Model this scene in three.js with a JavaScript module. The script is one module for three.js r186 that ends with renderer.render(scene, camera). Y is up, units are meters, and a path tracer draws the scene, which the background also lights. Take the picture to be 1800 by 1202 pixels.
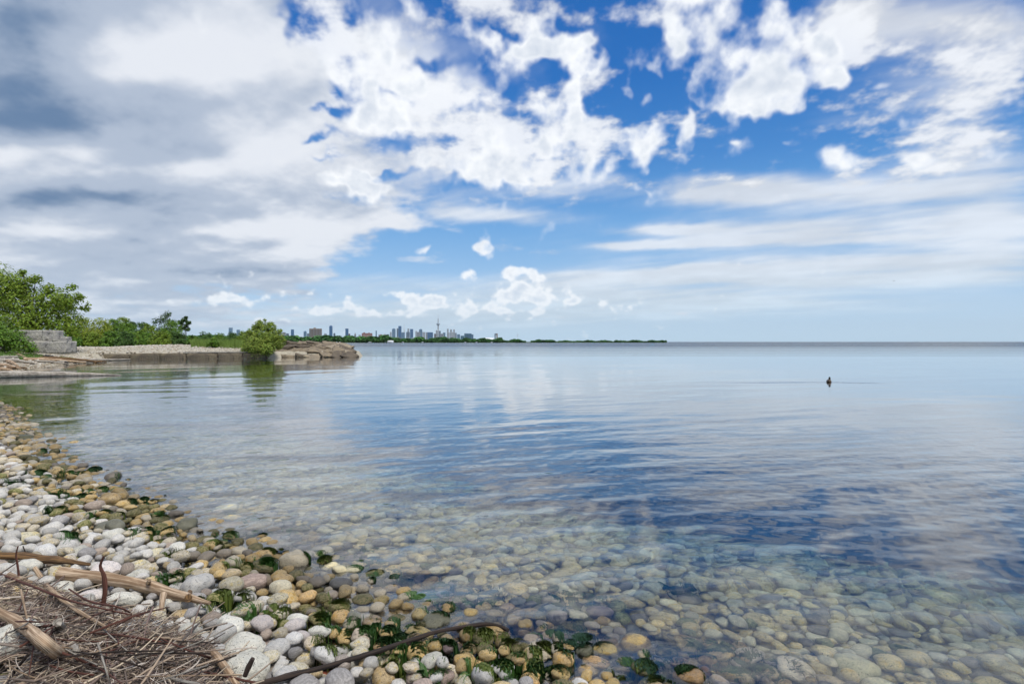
import * as THREE from 'three';
import { mergeGeometries, mergeVertices } from 'three/addons/utils/BufferGeometryUtils.js';
import { RoundedBoxGeometry } from 'three/addons/geometries/RoundedBoxGeometry.js';

// ---------------------------------------------------------------- camera, sky, sun, exposure
const EYE = 1.6, FOCAL = 1000;                       // metres above the lake; focal length in photo pixels (1800 wide)
const scene = new THREE.Scene();
const camera = new THREE.PerspectiveCamera(2 * Math.atan(601 / FOCAL) * 180 / Math.PI, 1800 / 1202, 0.05, 150000);
camera.position.set(0, EYE, 0);
camera.lookAt(0, EYE, -10);
const renderer = new THREE.WebGLRenderer({ antialias: true });
renderer.setSize(1024, 683);
renderer.toneMapping = THREE.LinearToneMapping;
renderer.toneMappingExposure = 1.05;
renderer.shadowMap.enabled = true;

const sun = new THREE.DirectionalLight(new THREE.Color(1.0, 0.965, 0.9), 3.3);
sun.position.set(22, 55, 20);
sun.target.position.set(0, 0, 0);
sun.shadow.radius = 40;                              // seen through thin cloud: soft shadows
sun.castShadow = true;
sun.shadow.mapSize.set(4096, 4096);
Object.assign(sun.shadow.camera, { left: -70, right: 40, top: 80, bottom: -40, near: 1, far: 250 });
scene.add(sun, sun.target);

const skyTexture = makeSky();
scene.background = skyTexture;
scene.environment = skyTexture;

// ---------------------------------------------------------------- random numbers and noise
function rng(seed) {
  let a = seed >>> 0;
  return () => { a = (a + 0x6D2B79F5) | 0; let t = Math.imul(a ^ (a >>> 15), 1 | a); t = (t + Math.imul(t ^ (t >>> 7), 61 | t)) ^ t; return ((t ^ (t >>> 14)) >>> 0) / 4294967296; };
}
function noiseTable() {
  if (noiseTable.p) return noiseTable.p;
  const r = rng(77), p = new Uint8Array(512), q = [...Array(256).keys()];
  for (let i = 255; i > 0; i--) { const j = Math.floor(r() * (i + 1)); [q[i], q[j]] = [q[j], q[i]]; }
  for (let i = 0; i < 512; i++) p[i] = q[i & 255];
  const g = new Float32Array(256 * 3);
  for (let i = 0; i < 256; i++) { const z = r() * 2 - 1, a = r() * 6.2831853, s = Math.sqrt(1 - z * z); g[i * 3] = s * Math.cos(a); g[i * 3 + 1] = s * Math.sin(a); g[i * 3 + 2] = z; }
  noiseTable.g = g;
  return (noiseTable.p = p);
}
function noise3(x, y, z) {
  const p = noiseTable(), g = noiseTable.g;
  const xf = Math.floor(x), yf = Math.floor(y), zf = Math.floor(z);
  const X = xf & 255, Y = yf & 255, Z = zf & 255;
  x -= xf; y -= yf; z -= zf;
  const u = x * x * x * (x * (x * 6 - 15) + 10), v = y * y * y * (y * (y * 6 - 15) + 10), w = z * z * z * (z * (z * 6 - 15) + 10);
  const A = p[X] + Y, B = p[X + 1] + Y, AA = p[A & 255] + Z, AB = p[(A + 1) & 255] + Z, BA = p[B & 255] + Z, BB = p[(B + 1) & 255] + Z;
  const d = (h, a, b, c) => { const k = p[h & 511] * 3; return g[k] * a + g[k + 1] * b + g[k + 2] * c; };
  const l = (t, a, b) => a + t * (b - a);
  return 1.5 * l(w, l(v, l(u, d(AA, x, y, z), d(BA, x - 1, y, z)), l(u, d(AB, x, y - 1, z), d(BB, x - 1, y - 1, z))),
    l(v, l(u, d(AA + 1, x, y, z - 1), d(BA + 1, x - 1, y, z - 1)), l(u, d(AB + 1, x, y - 1, z - 1), d(BB + 1, x - 1, y - 1, z - 1))));
}
function fbm(x, y, z, octaves, gain = 0.5, lac = 2.03) {
  let a = 1, s = 0, n = 0;
  for (let i = 0; i < octaves; i++) { s += a * noise3(x, y, z); n += a; a *= gain; x = x * lac + 17.3; y = y * lac + 5.1; z = z * lac + 9.7; }
  return s / n;
}
function smooth(a, b, x) { const t = Math.min(1, Math.max(0, (x - a) / (b - a))); return t * t * (3 - 2 * t); }
function mixN(a, b, t) { return a + (b - a) * t; }
function lin(c) { c /= 255; return c <= 0.04045 ? c / 12.92 : Math.pow((c + 0.055) / 1.055, 2.4); }

// ---------------------------------------------------------------- the sky: air, veils, a grey bank, altocumulus and low cumulus
// Clouds are placed by bearing: (tan bearing * FOCAL + 900, 601 - tan height * FOCAL).
function makeSky() {
  const W = 4096, H = 2048, data = new Float32Array(W * H * 4);
  // bearing, height, half width, half height, weight
  const heaps = [
    [1238, 30, 55, 45, 1], [1290, 12, 80, 40, 1.1], [1345, 62, 75, 50, 1.1], [1400, 82, 45, 42, 1.1], [1262, 92, 42, 38, 1], [1242, 158, 38, 26, 1], [1290, 180, 55, 24, 1], [1350, 182, 55, 32, 1.1], [1392, 192, 28, 26, 0.9], [1420, 135, 42, 30, 1], [1455, 92, 36, 36, 0.9], [1450, 142, 36, 24, 0.9], [1205, 50, 22, 42, 0.8], [1310, 130, 70, 30, 0.9],
    [1548, 150, 42, 12, 0.75], [1178, 236, 36, 18, 0.75], [1205, 205, 16, 22, 0.75], [1165, 105, 16, 24, 0.7], [1105, 165, 26, 12, 0.7], [1640, 205, 40, 16, 0.5], [1790, 180, 30, 26, 0.8],
    [985, 92, 66, 28, 1.05], [1040, 98, 40, 24, 1], [935, 98, 36, 18, 0.9], [815, 52, 42, 26, 1.05], [852, 68, 18, 18, 0.9], [872, 75, 14, 20, 0.7], [930, 42, 20, 22, 0.6],
    [1012, 142, 22, 22, 0.9], [1022, 170, 20, 18, 0.9], [1015, 205, 30, 28, 1], [1030, 232, 60, 32, 1.1], [985, 240, 36, 28, 0.9], [1105, 248, 52, 24, 1], [1165, 250, 36, 20, 0.9], [1125, 285, 40, 16, 0.8], [950, 190, 38, 20, 0.75],
    [880, 258, 90, 46, 0.95], [800, 285, 80, 30, 0.9], [905, 292, 70, 20, 0.85], [705, 92, 70, 30, 0.9], [650, 148, 62, 36, 0.95], [762, 148, 62, 20, 0.8], [735, 205, 50, 32, 0.85], [655, 205, 60, 24, 0.7], [1010, 305, 90, 26, 0.75], [1110, 335, 45, 12, 0.7], [725, 20, 60, 30, 0.6], [610, 70, 50, 40, 0.65],
    [655, 332, 62, 18, 1], [636, 300, 20, 8, 0.9], [590, 318, 60, 20, 0.7], [792, 334, 18, 12, 0.55],
    [1260, 258, 14, 8, 0.6], [1385, 260, 24, 12, 0.6], [1470, 280, 60, 22, 0.5], [1720, 262, 80, 30, 0.7], [1600, 285, 80, 24, 0.6],
    [853, 432, 26, 14, 1.3], [842, 427, 14, 10, 1], [750, 436, 12, 9, 0.55],
    [930, 470, 30, 11, 1.05], [906, 482, 17, 13, 0.95], [952, 484, 18, 9, 0.85], [922, 508, 38, 14, 0.95], [868, 542, 28, 14, 1.1], [958, 524, 34, 12, 0.9], [1002, 531, 18, 6, 0.85], [925, 545, 40, 8, 0.7], [895, 522, 26, 11, 0.75],
    [736, 530, 36, 10, 1.05], [708, 518, 13, 13, 1.1], [766, 527, 16, 13, 1.05], [815, 545, 21, 14, 1], [822, 480, 18, 12, 0.5], [765, 498, 14, 8, 0.45], [612, 540, 24, 9, 0.9], [575, 550, 22, 9, 0.85], [545, 548, 26, 12, 0.8], [640, 552, 30, 9, 0.7], [690, 556, 36, 8, 0.7], [505, 566, 20, 7, 0.8], [455, 562, 16, 7, 0.8], [1056, 532, 8, 6, 0.7], [1102, 538, 14, 8, 0.6],
    [375, 530, 32, 11, 0.8], [425, 528, 22, 13, 0.9], [530, 517, 34, 8, 0.7],
  ];
  // soft white sheets
  const veils = [
    [1760, 40, 160, 80, 0.75], [1600, 50, 150, 60, 0.6], [1500, 20, 90, 40, 0.6], [1500, 342, 300, 36, 0.85], [1280, 332, 110, 22, 0.9], [1720, 290, 140, 50, 0.8], [1620, 395, 260, 26, 0.5], [1760, 400, 130, 60, 0.5],
    [1170, 405, 90, 9, 0.85], [1130, 432, 90, 7, 0.9], [1290, 425, 120, 10, 0.55], [1480, 418, 160, 10, 0.6], [1500, 462, 300, 16, 0.55], [1250, 470, 70, 6, 0.95], [1210, 482, 160, 10, 0.65], [1090, 486, 80, 7, 0.7], [1000, 496, 120, 16, 0.55], [1450, 495, 260, 12, 0.5], [1700, 480, 200, 20, 0.5], [1400, 535, 420, 18, 0.45], [1300, 500, 500, 28, 0.45], [1650, 440, 260, 40, 0.4], [1150, 545, 300, 24, 0.5], [500, 560, 400, 30, 0.5], [1000, 520, 220, 22, 0.45],
    [900, 380, 110, 16, 0.75], [1200, 440, 320, 50, 0.3], [1350, 400, 160, 14, 0.5], [790, 368, 60, 20, 0.5], [760, 310, 120, 40, 0.55], [1000, 330, 130, 22, 0.55], [700, 170, 160, 130, 0.55], [600, 60, 130, 90, 0.6], [820, 180, 120, 90, 0.4], [880, 140, 60, 40, 0.4], [1060, 60, 70, 60, 0.25],
    [640, 400, 60, 16, 0.5], [620, 500, 160, 20, 0.4], [800, 545, 220, 24, 0.45], [700, 570, 500, 22, 0.45], [1570, 150, 140, 40, 0.35], [1480, 210, 150, 30, 0.25], [1700, 170, 110, 50, 0.4],
  ];
  const patches = [[700, 110, 190, 110, 0.75], [860, 240, 200, 80, 0.7], [1000, 120, 130, 80, 0.35], [1010, 270, 150, 60, 0.55], [620, 290, 120, 60, 0.7], [560, 90, 110, 90, 0.7], [1560, 70, 150, 70, 0.7], [1720, 110, 130, 90, 0.62], [1460, 60, 80, 60, 0.6], [1500, 200, 120, 40, 0.35], [1700, 225, 120, 40, 0.5], [1560, 300, 200, 40, 0.5], [1180, 80, 40, 60, 0.4], [1200, 225, 50, 30, 0.5], [900, 30, 120, 30, 0.45], [1100, 15, 90, 25, 0.4], [1250, 320, 90, 18, 0.5]];
  const bank = [[-250, 120, 420, 330, 1.3], [120, 60, 330, 220, 1.2], [310, 150, 220, 170, 1.0], [200, 330, 330, 110, 1.2], [460, 300, 180, 76, 0.9], [600, 392, 110, 24, 1], [440, 420, 130, 50, 1], [180, 480, 330, 56, 1.1], [500, 140, 100, 80, 0.45], [380, 560, 260, 40, 0.55], [-100, 560, 300, 60, 0.9], [500, 470, 60, 36, 0.7]];
  const tone = [  // darker (-) and lighter (+) folds of the grey bank
    [20, 160, 130, 70, -0.95], [120, 215, 190, 32, -0.6], [250, 160, 120, 40, -0.35], [70, 350, 150, 24, -1.0], [330, 185, 70, 30, -0.45], [350, 262, 80, 14, -0.45], [30, 40, 130, 60, -0.75], [390, 372, 60, 10, -0.45], [230, 480, 130, 13, -0.65], [420, 478, 90, 12, -0.55], [60, 440, 120, 14, -0.4], [300, 505, 80, 8, -0.3], [200, 350, 90, 12, -0.3], [-200, 200, 200, 200, -0.5],
    [30, 268, 50, 14, 0.5], [145, 268, 50, 16, 0.45], [215, 132, 80, 18, 0.35], [310, 75, 30, 12, 0.4], [340, 298, 80, 16, 0.55], [420, 90, 130, 50, 0.35], [480, 250, 120, 60, 0.4], [120, 405, 200, 10, 0.4], [450, 405, 130, 12, 0.5], [560, 395, 100, 20, 0.5], [520, 440, 50, 24, 0.5], [250, 530, 120, 6, 0.35], [200, 300, 70, 10, 0.3],
  ];
  const pick = (list, u, v) => { let s = 0; for (let i = 0; i < list.length; i++) { const b = list[i], du = (u - b[0]) / b[2], dv = (v - b[1]) / b[3], q = du * du + dv * dv; if (q < 6) s += b[4] * Math.exp(-q); } return s; };
  const near = (list, u, v, m) => list.filter((b) => Math.abs(u - b[0]) < 2.5 * b[2] + m && Math.abs(v - b[1]) < 2.5 * b[3] + m);
  const air = (s) => {          // s: sine of the height above the horizon
    const stops = [[0, 190, 216, 233], [0.02, 188, 214, 234], [0.06, 178, 207, 234], [0.12, 148, 190, 231], [0.2, 112, 167, 222], [0.3, 74, 136, 204], [0.42, 46, 112, 188], [0.6, 36, 98, 174], [1, 30, 84, 158]];
    let k = 1; while (k < stops.length - 1 && s > stops[k][0]) k++;
    const a = stops[k - 1], b = stops[k], t = Math.min(1, Math.max(0, (s - a[0]) / (b[0] - a[0])));
    return [1, 2, 3].map((i) => lin(mixN(a[i], b[i], t)));
  };
  const white = [0.93, 0.955, 0.985], greyD = [lin(104), lin(130), lin(163)], greyM = [lin(178), lin(190), lin(208)], greyL = [lin(230), lin(234), lin(241)];
  const heapAt = (list, u, v, x, y, z, wide, oct) => {
    const sy = 1 + 1.1 * Math.exp(-y * 7);
    const hi = smooth(0.08, 0.26, y), n = (hi > 0 ? hi * fbm(x * 15, y * 15 * sy, z * 15, oct, 0.5) : 0) + (hi < 1 ? (1 - hi) * 0.9 * fbm(x * 34, y * 34 * sy, z * 34, oct, 0.5) : 0), b = 1 - 2 * Math.abs(noise3(x * 34 + 3, y * 34 * sy, z * 34));
    return Math.min(1.05, 1.1 * pick(list, u, v)) + wide - 0.5 + mixN(1.6, 1.6, hi) * n + 0.05 * b + hi * 0.5 * noise3(x * 27 + 5, y * 27, z * 27);
  };
  const gaps = [[560, 60, 40, 40, 1], [620, 120, 50, 14, 0.7], [575, 190, 70, 14, 0.8], [560, 270, 70, 12, 0.8], [700, 240, 30, 16, 0.7], [690, 305, 40, 8, 0.8], [640, 25, 30, 26, 0.9], [870, 120, 55, 36, 1.1], [760, 115, 40, 16, 1], [600, 150, 60, 12, 0.8], [690, 170, 60, 10, 0.9], [830, 190, 50, 12, 0.7], [540, 235, 60, 10, 0.8], [500, 60, 30, 40, 0.6], [780, 240, 30, 14, 0.5], [1130, 120, 50, 90, 1], [1080, 30, 60, 26, 0.6], [900, 165, 40, 20, 0.8], [960, 60, 30, 16, 0.6], [840, 320, 90, 10, 0.6]];
  const B = 16;                                    // blocks share the list of clouds that reach them
  for (let j0 = H / 2; j0 < H; j0 += B) for (let i0 = 0; i0 < W; i0 += B) {
    const dirOf = (i, j) => { const a = ((i + 0.5) / W - 0.5) * 2 * Math.PI, e = ((j + 0.5) / H - 0.5) * Math.PI, c = Math.cos(e); return [c * Math.cos(a), Math.sin(e), c * Math.sin(a)]; };
    const uvOf = (d) => { const f = Math.max(0.12, -d[2]); return -d[2] > 0.12 ? [900 + FOCAL * d[0] / f, 601 - FOCAL * d[1] / f] : [900 + Math.sign(d[0]) * 9000, -4000]; };
    const c = dirOf(i0 + B / 2, j0 + B / 2), [cu, cv] = uvOf(c), front = -c[2] > 0.15 && Math.abs(cu - 900) < 1900 && cv > -900;
    const m = 140, hl = front ? near(heaps, cu, cv, m) : [], pl = front ? near(patches, cu, cv, m) : [], vl = front ? near(veils, cu, cv, m) : [], bl = front ? near(bank, cu, cv, m) : [], tl = front ? near(tone, cu, cv, m) : [], gl = front ? near(gaps, cu, cv, m) : [];
    const inFrame = cu > -200 && cu < 2000 && cv > -150 && -c[2] > 0;
    const step = inFrame ? 1 : 2;                   // coarser where only the light comes from
    for (let j = j0; j < j0 + B; j += step) for (let i = i0; i < i0 + B; i += step) {
      const d = dirOf(i, j), [x, y, z] = d, [u0, v0] = uvOf(d), s = y;
      // edges wander: each bearing is shifted by a few noises before it is looked up
      const wk = mixN(0.14, 1, smooth(0.06, 0.3, s));
      const w1 = fbm(x * 11 + 40, y * 11, z * 11, 4, 0.6), w2 = fbm(x * 11, y * 11 + 60, z * 11, 4, 0.6);
      const u = u0 + 75 * wk * w1, v = v0 + 60 * wk * w2;
      // outside the frame the same broken cloud goes on
      const away = 1 - smooth(0, 1, Math.min(1 - (Math.abs(u - 900) - 900) / 500, 1 - (-v) / 350));
      const col = air(s);
      const over = (k, a) => { for (let q = 0; q < 3; q++) col[q] += (k[q] - col[q]) * a; };
      const px = x / (y + 0.13), pz = z / (y + 0.13);          // on a level sheet of cloud overhead
      const oct = inFrame ? 6 : 4;
      // veils and streaks, drawn out along the wind
      const along = 0.86 * px + 0.5 * pz, across = -0.5 * px + 0.86 * pz;
      const wisp = fbm(along * 0.9, across * 3.4, 3.1, oct, 0.6), soft = fbm(px * 1.3, pz * 1.3, 7.7, 5, 0.55);
      let va = pick(vl, u, v0 + 0.22 * (v - v0)) + away * (0.35 + 0.5 * soft);
      va = smooth(0.12, 1.0, va * Math.max(0, 1 - 0.8 * pick(gl, u, v)) * (1 + 0.9 * wisp + 0.4 * soft) + 0.1 * wisp * smooth(0.02, 0.12, s));
      const vc = mixN(0.72, 0.92, smooth(-0.4, 0.5, soft + 0.5 * wisp)), vb = smooth(0.14, 0.02, s);
      over([vc * mixN(0.93, 0.74, vb), vc * mixN(0.975, 0.88, vb), vc * mixN(1.04, 1.0, vb)], 0.84 * va);
      // broken altocumulus
      const tuft = fbm(px * 5.5, pz * 5.5, 2.2, oct, 0.62);
      const pa = smooth(0.28, 0.95, pick(pl, u, v) + away * 0.35 + 1.5 * tuft - 0.6 * pick(gl, u, v)) * smooth(0.0, 0.25, pick(pl, u0, v0) + away);
      const pc = mixN(0.70, 0.93, smooth(0.3, 1.1, pick(pl, u, v) + 1.3 * tuft));
      over([pc * 0.95, pc * 0.98, pc * 1.03], 0.9 * pa);
      // the grey bank
      const ragged = fbm(px * 2.2, pz * 2.2, 1.5, oct, 0.55);
      let ba = pick(bl, u, v) + away * (0.5 + 0.9 * soft) * 0.7;
      const gap = pick(gl, u, v); ba = smooth(0.30, 0.85, ba + 1.15 * ragged + 0.15 * wisp - 0.9 * gap);
      const streak = fbm((px * 0.8 + pz * 0.5) * 1.1 + 4, (pz * 0.8 - px * 0.5) * 2.6, 11.2, 6, 0.55);
      const t = 0.66 + 0.5 * pick(tl, u0 + 0.4 * (u - u0), v0 + 0.3 * (v - v0)) + 0.55 * streak + 0.34 * ragged + 0.22 * tuft + away * (0.1 + 0.3 * soft);
      const bc = t < 0.5 ? [0, 1, 2].map((q) => mixN(greyD[q], greyM[q], smooth(0, 0.5, t))) : [0, 1, 2].map((q) => mixN(greyM[q], greyL[q], smooth(0.5, 0.95, t)));
      over(bc, 0.97 * ba);
      // heaped cloud, lit from above
      const wide = away * 0.42;
      if (hl.length || away > 0.02) {
        const f = heapAt(hl, u, v, x, y, z, wide, oct);
        if (f > -0.08) {
          const a = smooth(-0.08, mixN(0.74, 0.36, smooth(0.2, 0.1, s)), f);
          const lo = smooth(0.2, 0.1, s), fold = lo < 1 ? mixN(fbm(x * 26 + 9, y * 30, z * 26, 4, 0.55), lo > 0 ? fbm(x * 70 + 9, y * 80, z * 70, 3, 0.55) : 0, lo) : fbm(x * 70 + 9, y * 80, z * 70, 3, 0.55);
          // thin cloud lets the light through, thick cloud is greyer
          const lit = Math.max(0, Math.min(1, 1.04 - 0.5 * smooth(0.3, 1.05, f) + mixN(0.75, 0.4, lo) * fold));
          const low = smooth(0.16, 0.0, s);
          const k = [0, 1, 2].map((q) => mixN(mixN([lin(186), lin(199), lin(218)][q], [lin(168), lin(196), lin(222)][q], low), white[q] * 1.02, lit));
          over(k, a * mixN(0.9, 1, smooth(0.3, 0.7, f)));
        }
      }
      // thin haze low down
      const hz = 0.66 * Math.exp(-s * 20);
      over([lin(188), lin(214), lin(234)], hz);
      for (let a = 0; a < step; a++) for (let b = 0; b < step; b++) { const o = ((j + a) * W + i + b) * 4; data[o] = col[0]; data[o + 1] = col[1]; data[o + 2] = col[2]; data[o + 3] = 1; }
    }
  }
  for (let o = 0; o < W * H * 2; o += 4) { data[o] = 0.16; data[o + 1] = 0.21; data[o + 2] = 0.26; data[o + 3] = 1; }
  const t = new THREE.DataTexture(data, W, H, THREE.RGBAFormat, THREE.FloatType);
  t.mapping = THREE.EquirectangularReflectionMapping;
  t.colorSpace = THREE.LinearSRGBColorSpace;
  t.magFilter = t.minFilter = THREE.LinearFilter;
  t.needsUpdate = true;
  return t;
}

// ---------------------------------------------------------------- helpers
const TAU = Math.PI * 2;
const at = (px, py, h = 0) => { const d = (EYE - h) * FOCAL / (py - 601); return new THREE.Vector3((px - 900) / FOCAL * d, h, -d); };     // a bearing down to a level surface
const off = (px, d, h = 0) => new THREE.Vector3((px - 900) / FOCAL * d, h, -d);                                                          // a bearing at a known distance
const hOf = (py, d) => EYE - (py - 601) / FOCAL * d;
const col = (r, g, b) => new THREE.Color().setRGB(r, g, b);
const taken = {};
function numbered(n) { const k = taken[n] = (taken[n] ?? -1) + 1; return k ? `${n}_${String(k).padStart(3, '0')}` : n; }
function tag(o, label, category, group) { o.userData.label = label; o.userData.category = category; if (group) o.userData.group = group; return o; }
function shade(o) { o.traverse((m) => { if (m.isMesh) { m.castShadow = true; m.receiveShadow = true; } }); return o; }
function thing(name, label, category, pos, turn = 0, group) {
  const o = new THREE.Group(); o.name = numbered(name); if (pos) o.position.copy(pos); o.rotation.y = turn;
  scene.add(o); return tag(o, label, category, group);
}
function part(name, geo, mat, parent) { const m = new THREE.Mesh(geo, mat); m.name = name; m.castShadow = m.receiveShadow = true; parent.add(m); return m; }
function single(name, geo, mat, label, category, group) { const m = part(numbered(name), geo, mat, scene); return tag(m, label, category, group); }
function structure(name, geo, mat) { const m = part(name, geo, mat, scene); m.userData.kind = 'structure'; return m; }
function stuff(o, label, category) { o.userData.kind = 'stuff'; if (label) tag(o, label, category); return o; }
function tex(size, fn, srgb = true, rep) {
  const d = new Uint8Array(size * size * 4), out = [0, 0, 0];
  for (let j = 0; j < size; j++) for (let i = 0; i < size; i++) { fn(i / size, j / size, out); const o = (j * size + i) * 4; for (let k = 0; k < 3; k++) d[o + k] = Math.max(0, Math.min(255, out[k] * 255)); d[o + 3] = 255; }
  const t = new THREE.DataTexture(d, size, size, THREE.RGBAFormat); t.wrapS = t.wrapT = THREE.RepeatWrapping; t.magFilter = THREE.LinearFilter;
  t.colorSpace = srgb ? THREE.SRGBColorSpace : THREE.NoColorSpace; if (rep) t.repeat.set(rep, rep); t.needsUpdate = true; return t;
}
// noise that repeats over the unit square
function tileNoise(u, v, f, o, seed) { const a = u * TAU, b = v * TAU, k = f / TAU; return fbm(Math.cos(a) * k + seed, Math.sin(a) * k + Math.cos(b) * k * 1.01, Math.sin(b) * k + seed * 0.7, o, 0.55); }
function tube(pts, radii, seg = 12, sides = 8, bump = 0, seed = 1) {     // a limb along points, its thickness given at each
  const c = new THREE.CatmullRomCurve3(pts), fr = c.computeFrenetFrames(seg, false), P = [], N = [], U = [], I = [], len = c.getLength();
  for (let i = 0; i <= seg; i++) {
    const t = i / seg, p = c.getPointAt(t), k = t * (radii.length - 1), k0 = Math.min(radii.length - 2, Math.floor(k)), r0 = mixN(radii[k0], radii[k0 + 1], k - k0);
    for (let j = 0; j <= sides; j++) {
      const a = j / sides * TAU, n = fr.normals[i].clone().multiplyScalar(Math.cos(a)).addScaledVector(fr.binormals[i], Math.sin(a));
      const r = r0 * (1 + bump * noise3(Math.cos(a) * 1.6 + seed, Math.sin(a) * 1.6, t * len / (r0 * 6 + 0.002)));
      P.push(p.x + n.x * r, p.y + n.y * r, p.z + n.z * r); N.push(n.x, n.y, n.z); U.push(j / sides, t * len);
    }
  }
  for (let i = 0; i < seg; i++) for (let j = 0; j < sides; j++) { const a = i * (sides + 1) + j, b = a + sides + 1; I.push(a, a + 1, b, b, a + 1, b + 1); }
  for (const e of [0, seg]) {                                             // closed ends
    const base = P.length / 3, p = c.getPointAt(e / seg), s = e ? 1 : -1, tn = fr.tangents[e].clone().multiplyScalar(s);
    P.push(p.x, p.y, p.z); N.push(tn.x, tn.y, tn.z); U.push(0.5, e / seg * len);
    for (let j = 0; j <= sides; j++) { const q = (e * (sides + 1) + j) * 3; P.push(P[q], P[q + 1], P[q + 2]); N.push(tn.x, tn.y, tn.z); U.push(j / sides, e / seg * len); }
    for (let j = 0; j < sides; j++) e ? I.push(base, base + 1 + j, base + 2 + j) : I.push(base, base + 2 + j, base + 1 + j);
  }
  return geom(P, N, U, I);
}
function geom(P, N, U, I, C) {
  const g = new THREE.BufferGeometry();
  g.setAttribute('position', new THREE.Float32BufferAttribute(P, 3));
  if (U) g.setAttribute('uv', new THREE.Float32BufferAttribute(U, 2));
  if (C) g.setAttribute('color', new THREE.Float32BufferAttribute(C, 3));
  if (I) g.setIndex(I);
  if (N) g.setAttribute('normal', new THREE.Float32BufferAttribute(N, 3)); else g.computeVertexNormals();
  return g;
}
function box(w, h, d, x = 0, y = 0, z = 0) { return new THREE.BoxGeometry(w, h, d).translate(x, y, z); }

// ---------------------------------------------------------------- the lie of the land: shoreline as (x, distance ahead)
const shore = [[60, -38], [10, -4], [4.8, -0.4], [2.35, 1.75], [1.0, 2.68], [0.2, 3.13], [-0.6, 3.52], [-1.4, 4.1], [-2.25, 4.8], [-3.1, 5.45], [-4.7, 6.7], [-6.8, 8.5], [-9.5, 11.2], [-12.6, 14.2], [-17, 17.6], [-23, 21.5], [-25.6, 26], [-26.8, 30.5], [-29.2, 34.5], [-31.6, 40], [-34.2, 46.5], [-36, 50.5],
  [-37, 51.8], [-24.3, 55.6], [-23.7, 59], [-20, 59.2], [-17.2, 61.6], [-16.9, 65], [-20, 69], [-30, 72], [-42, 76], [-70, 92], [-160, 130], [-400, 180], [-900, 150], [-900, -300], [60, -300]];
function inland(x, d) {                                                   // signed distance to the water's edge, land positive
  let best = 1e9, inside = false;
  for (let i = 0, n = shore.length, j = n - 1; i < n; j = i++) {
    const [ax, ay] = shore[j], [bx, by] = shore[i], ex = bx - ax, ey = by - ay, wx = x - ax, wy = d - ay;
    const t = Math.min(1, Math.max(0, (wx * ex + wy * ey) / (ex * ex + ey * ey))), qx = wx - ex * t, qy = wy - ey * t, q = qx * qx + qy * qy;
    if (q < best) best = q;
    if ((by > d) !== (ay > d) && x < (ax - bx) * (d - by) / (ay - by) + bx) inside = !inside;
  }
  return inside ? Math.sqrt(best) : -Math.sqrt(best);
}
function groundAt(x, d, s = inland(x, d)) {
  const steep = smooth(49.5, 52, d) * smooth(-45, -38.5, x);
  let soft;
  if (s >= 0) soft = s < 5 ? 0.115 * s : 0.575 + 0.8 * (1 - Math.exp(-(s - 5) / 11));
  else soft = s > -5 ? 0.19 * s - 0.03 * s * s - 0.13 * Math.pow(Math.max(0, -s - 1.8), 2) : -3.03 - 0.9 * (1 - Math.exp((s + 5) / 7));
  const hard = s >= 0 ? 0.62 * smooth(0, 0.5, s) + 0.75 * (1 - Math.exp(-Math.max(0, s - 1.5) / 5)) : -1.3 * smooth(0, -0.6, s) - 1.9 * (1 - Math.exp(s / 8));
  const far = mixN(soft - 0.15 * smooth(40, 20, d), hard, Math.min(1, steep));
  return far + (s > 0 ? Math.min(1, s) : 0.4) * (0.035 * noise3(x * 1.1, 0.5, d * 1.1) + 0.06 * noise3(x * 0.31, 3.5, d * 0.31));
}
function spaced(from, to, stops) {                                        // grid lines, finer where the eye is near
  const out = []; let v = from; while (v < to) { out.push(v); v += stops(v); } out.push(to); return out;
}
function sheet(xs, ds, fn, uvScale = 1, smoothFn) {
  const P = [], U = [], I = [], nx = xs.length, C = [];
  for (const d of ds) for (const x of xs) { P.push(x, fn(x, d), -d); U.push(x * uvScale, d * uvScale); }
  for (let j = 0; j < ds.length - 1; j++) for (let i = 0; i < nx - 1; i++) { const a = j * nx + i; I.push(a, a + 1, a + nx, a + 1, a + nx + 1, a + nx); }
  return geom(P, null, U, I);
}

const gravelTex = tex(512, (u, v, o) => {
  const n = tileNoise(u, v, 60, 3, 1.3), m = tileNoise(u, v, 9, 4, 4.4), k = 0.64 + 0.15 * n + 0.14 * m; o[0] = k * 1.04; o[1] = k * 0.99; o[2] = k * 0.88;
});
const gravelBump = tex(512, (u, v, o) => { const n = 0.5 + 0.5 * tileNoise(u, v, 60, 3, 1.3); o[0] = o[1] = o[2] = n; }, false);
const groundMat = new THREE.MeshStandardMaterial({ map: gravelTex, bumpMap: gravelBump, bumpScale: 0.03, roughness: 0.95, name: 'gravel and sand' });
{
  const far = (v, a, b) => Math.max(0, a - v, v - b);
  const xs = spaced(-15000, 15000, (v) => Math.min(4000, 0.14 + (v < -13 ? Math.min(0.5, (-13 - v) * 0.2) : 0) + far(v, -60, 7) * 0.22));
  const ds = spaced(-3000, 16500, (v) => Math.min(4000, 0.14 + (v > 15 ? Math.min(0.5, (v - 15) * 0.1) : 0) + far(v, -2, 80) * 0.22));
  structure('ground', sheet(xs, ds, (x, d) => { const s = Math.abs(x) > 1500 || Math.abs(d) > 1500 ? -1000 : inland(x, d); return groundAt(x, d, s); }, 0.8), groundMat);
}

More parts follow.
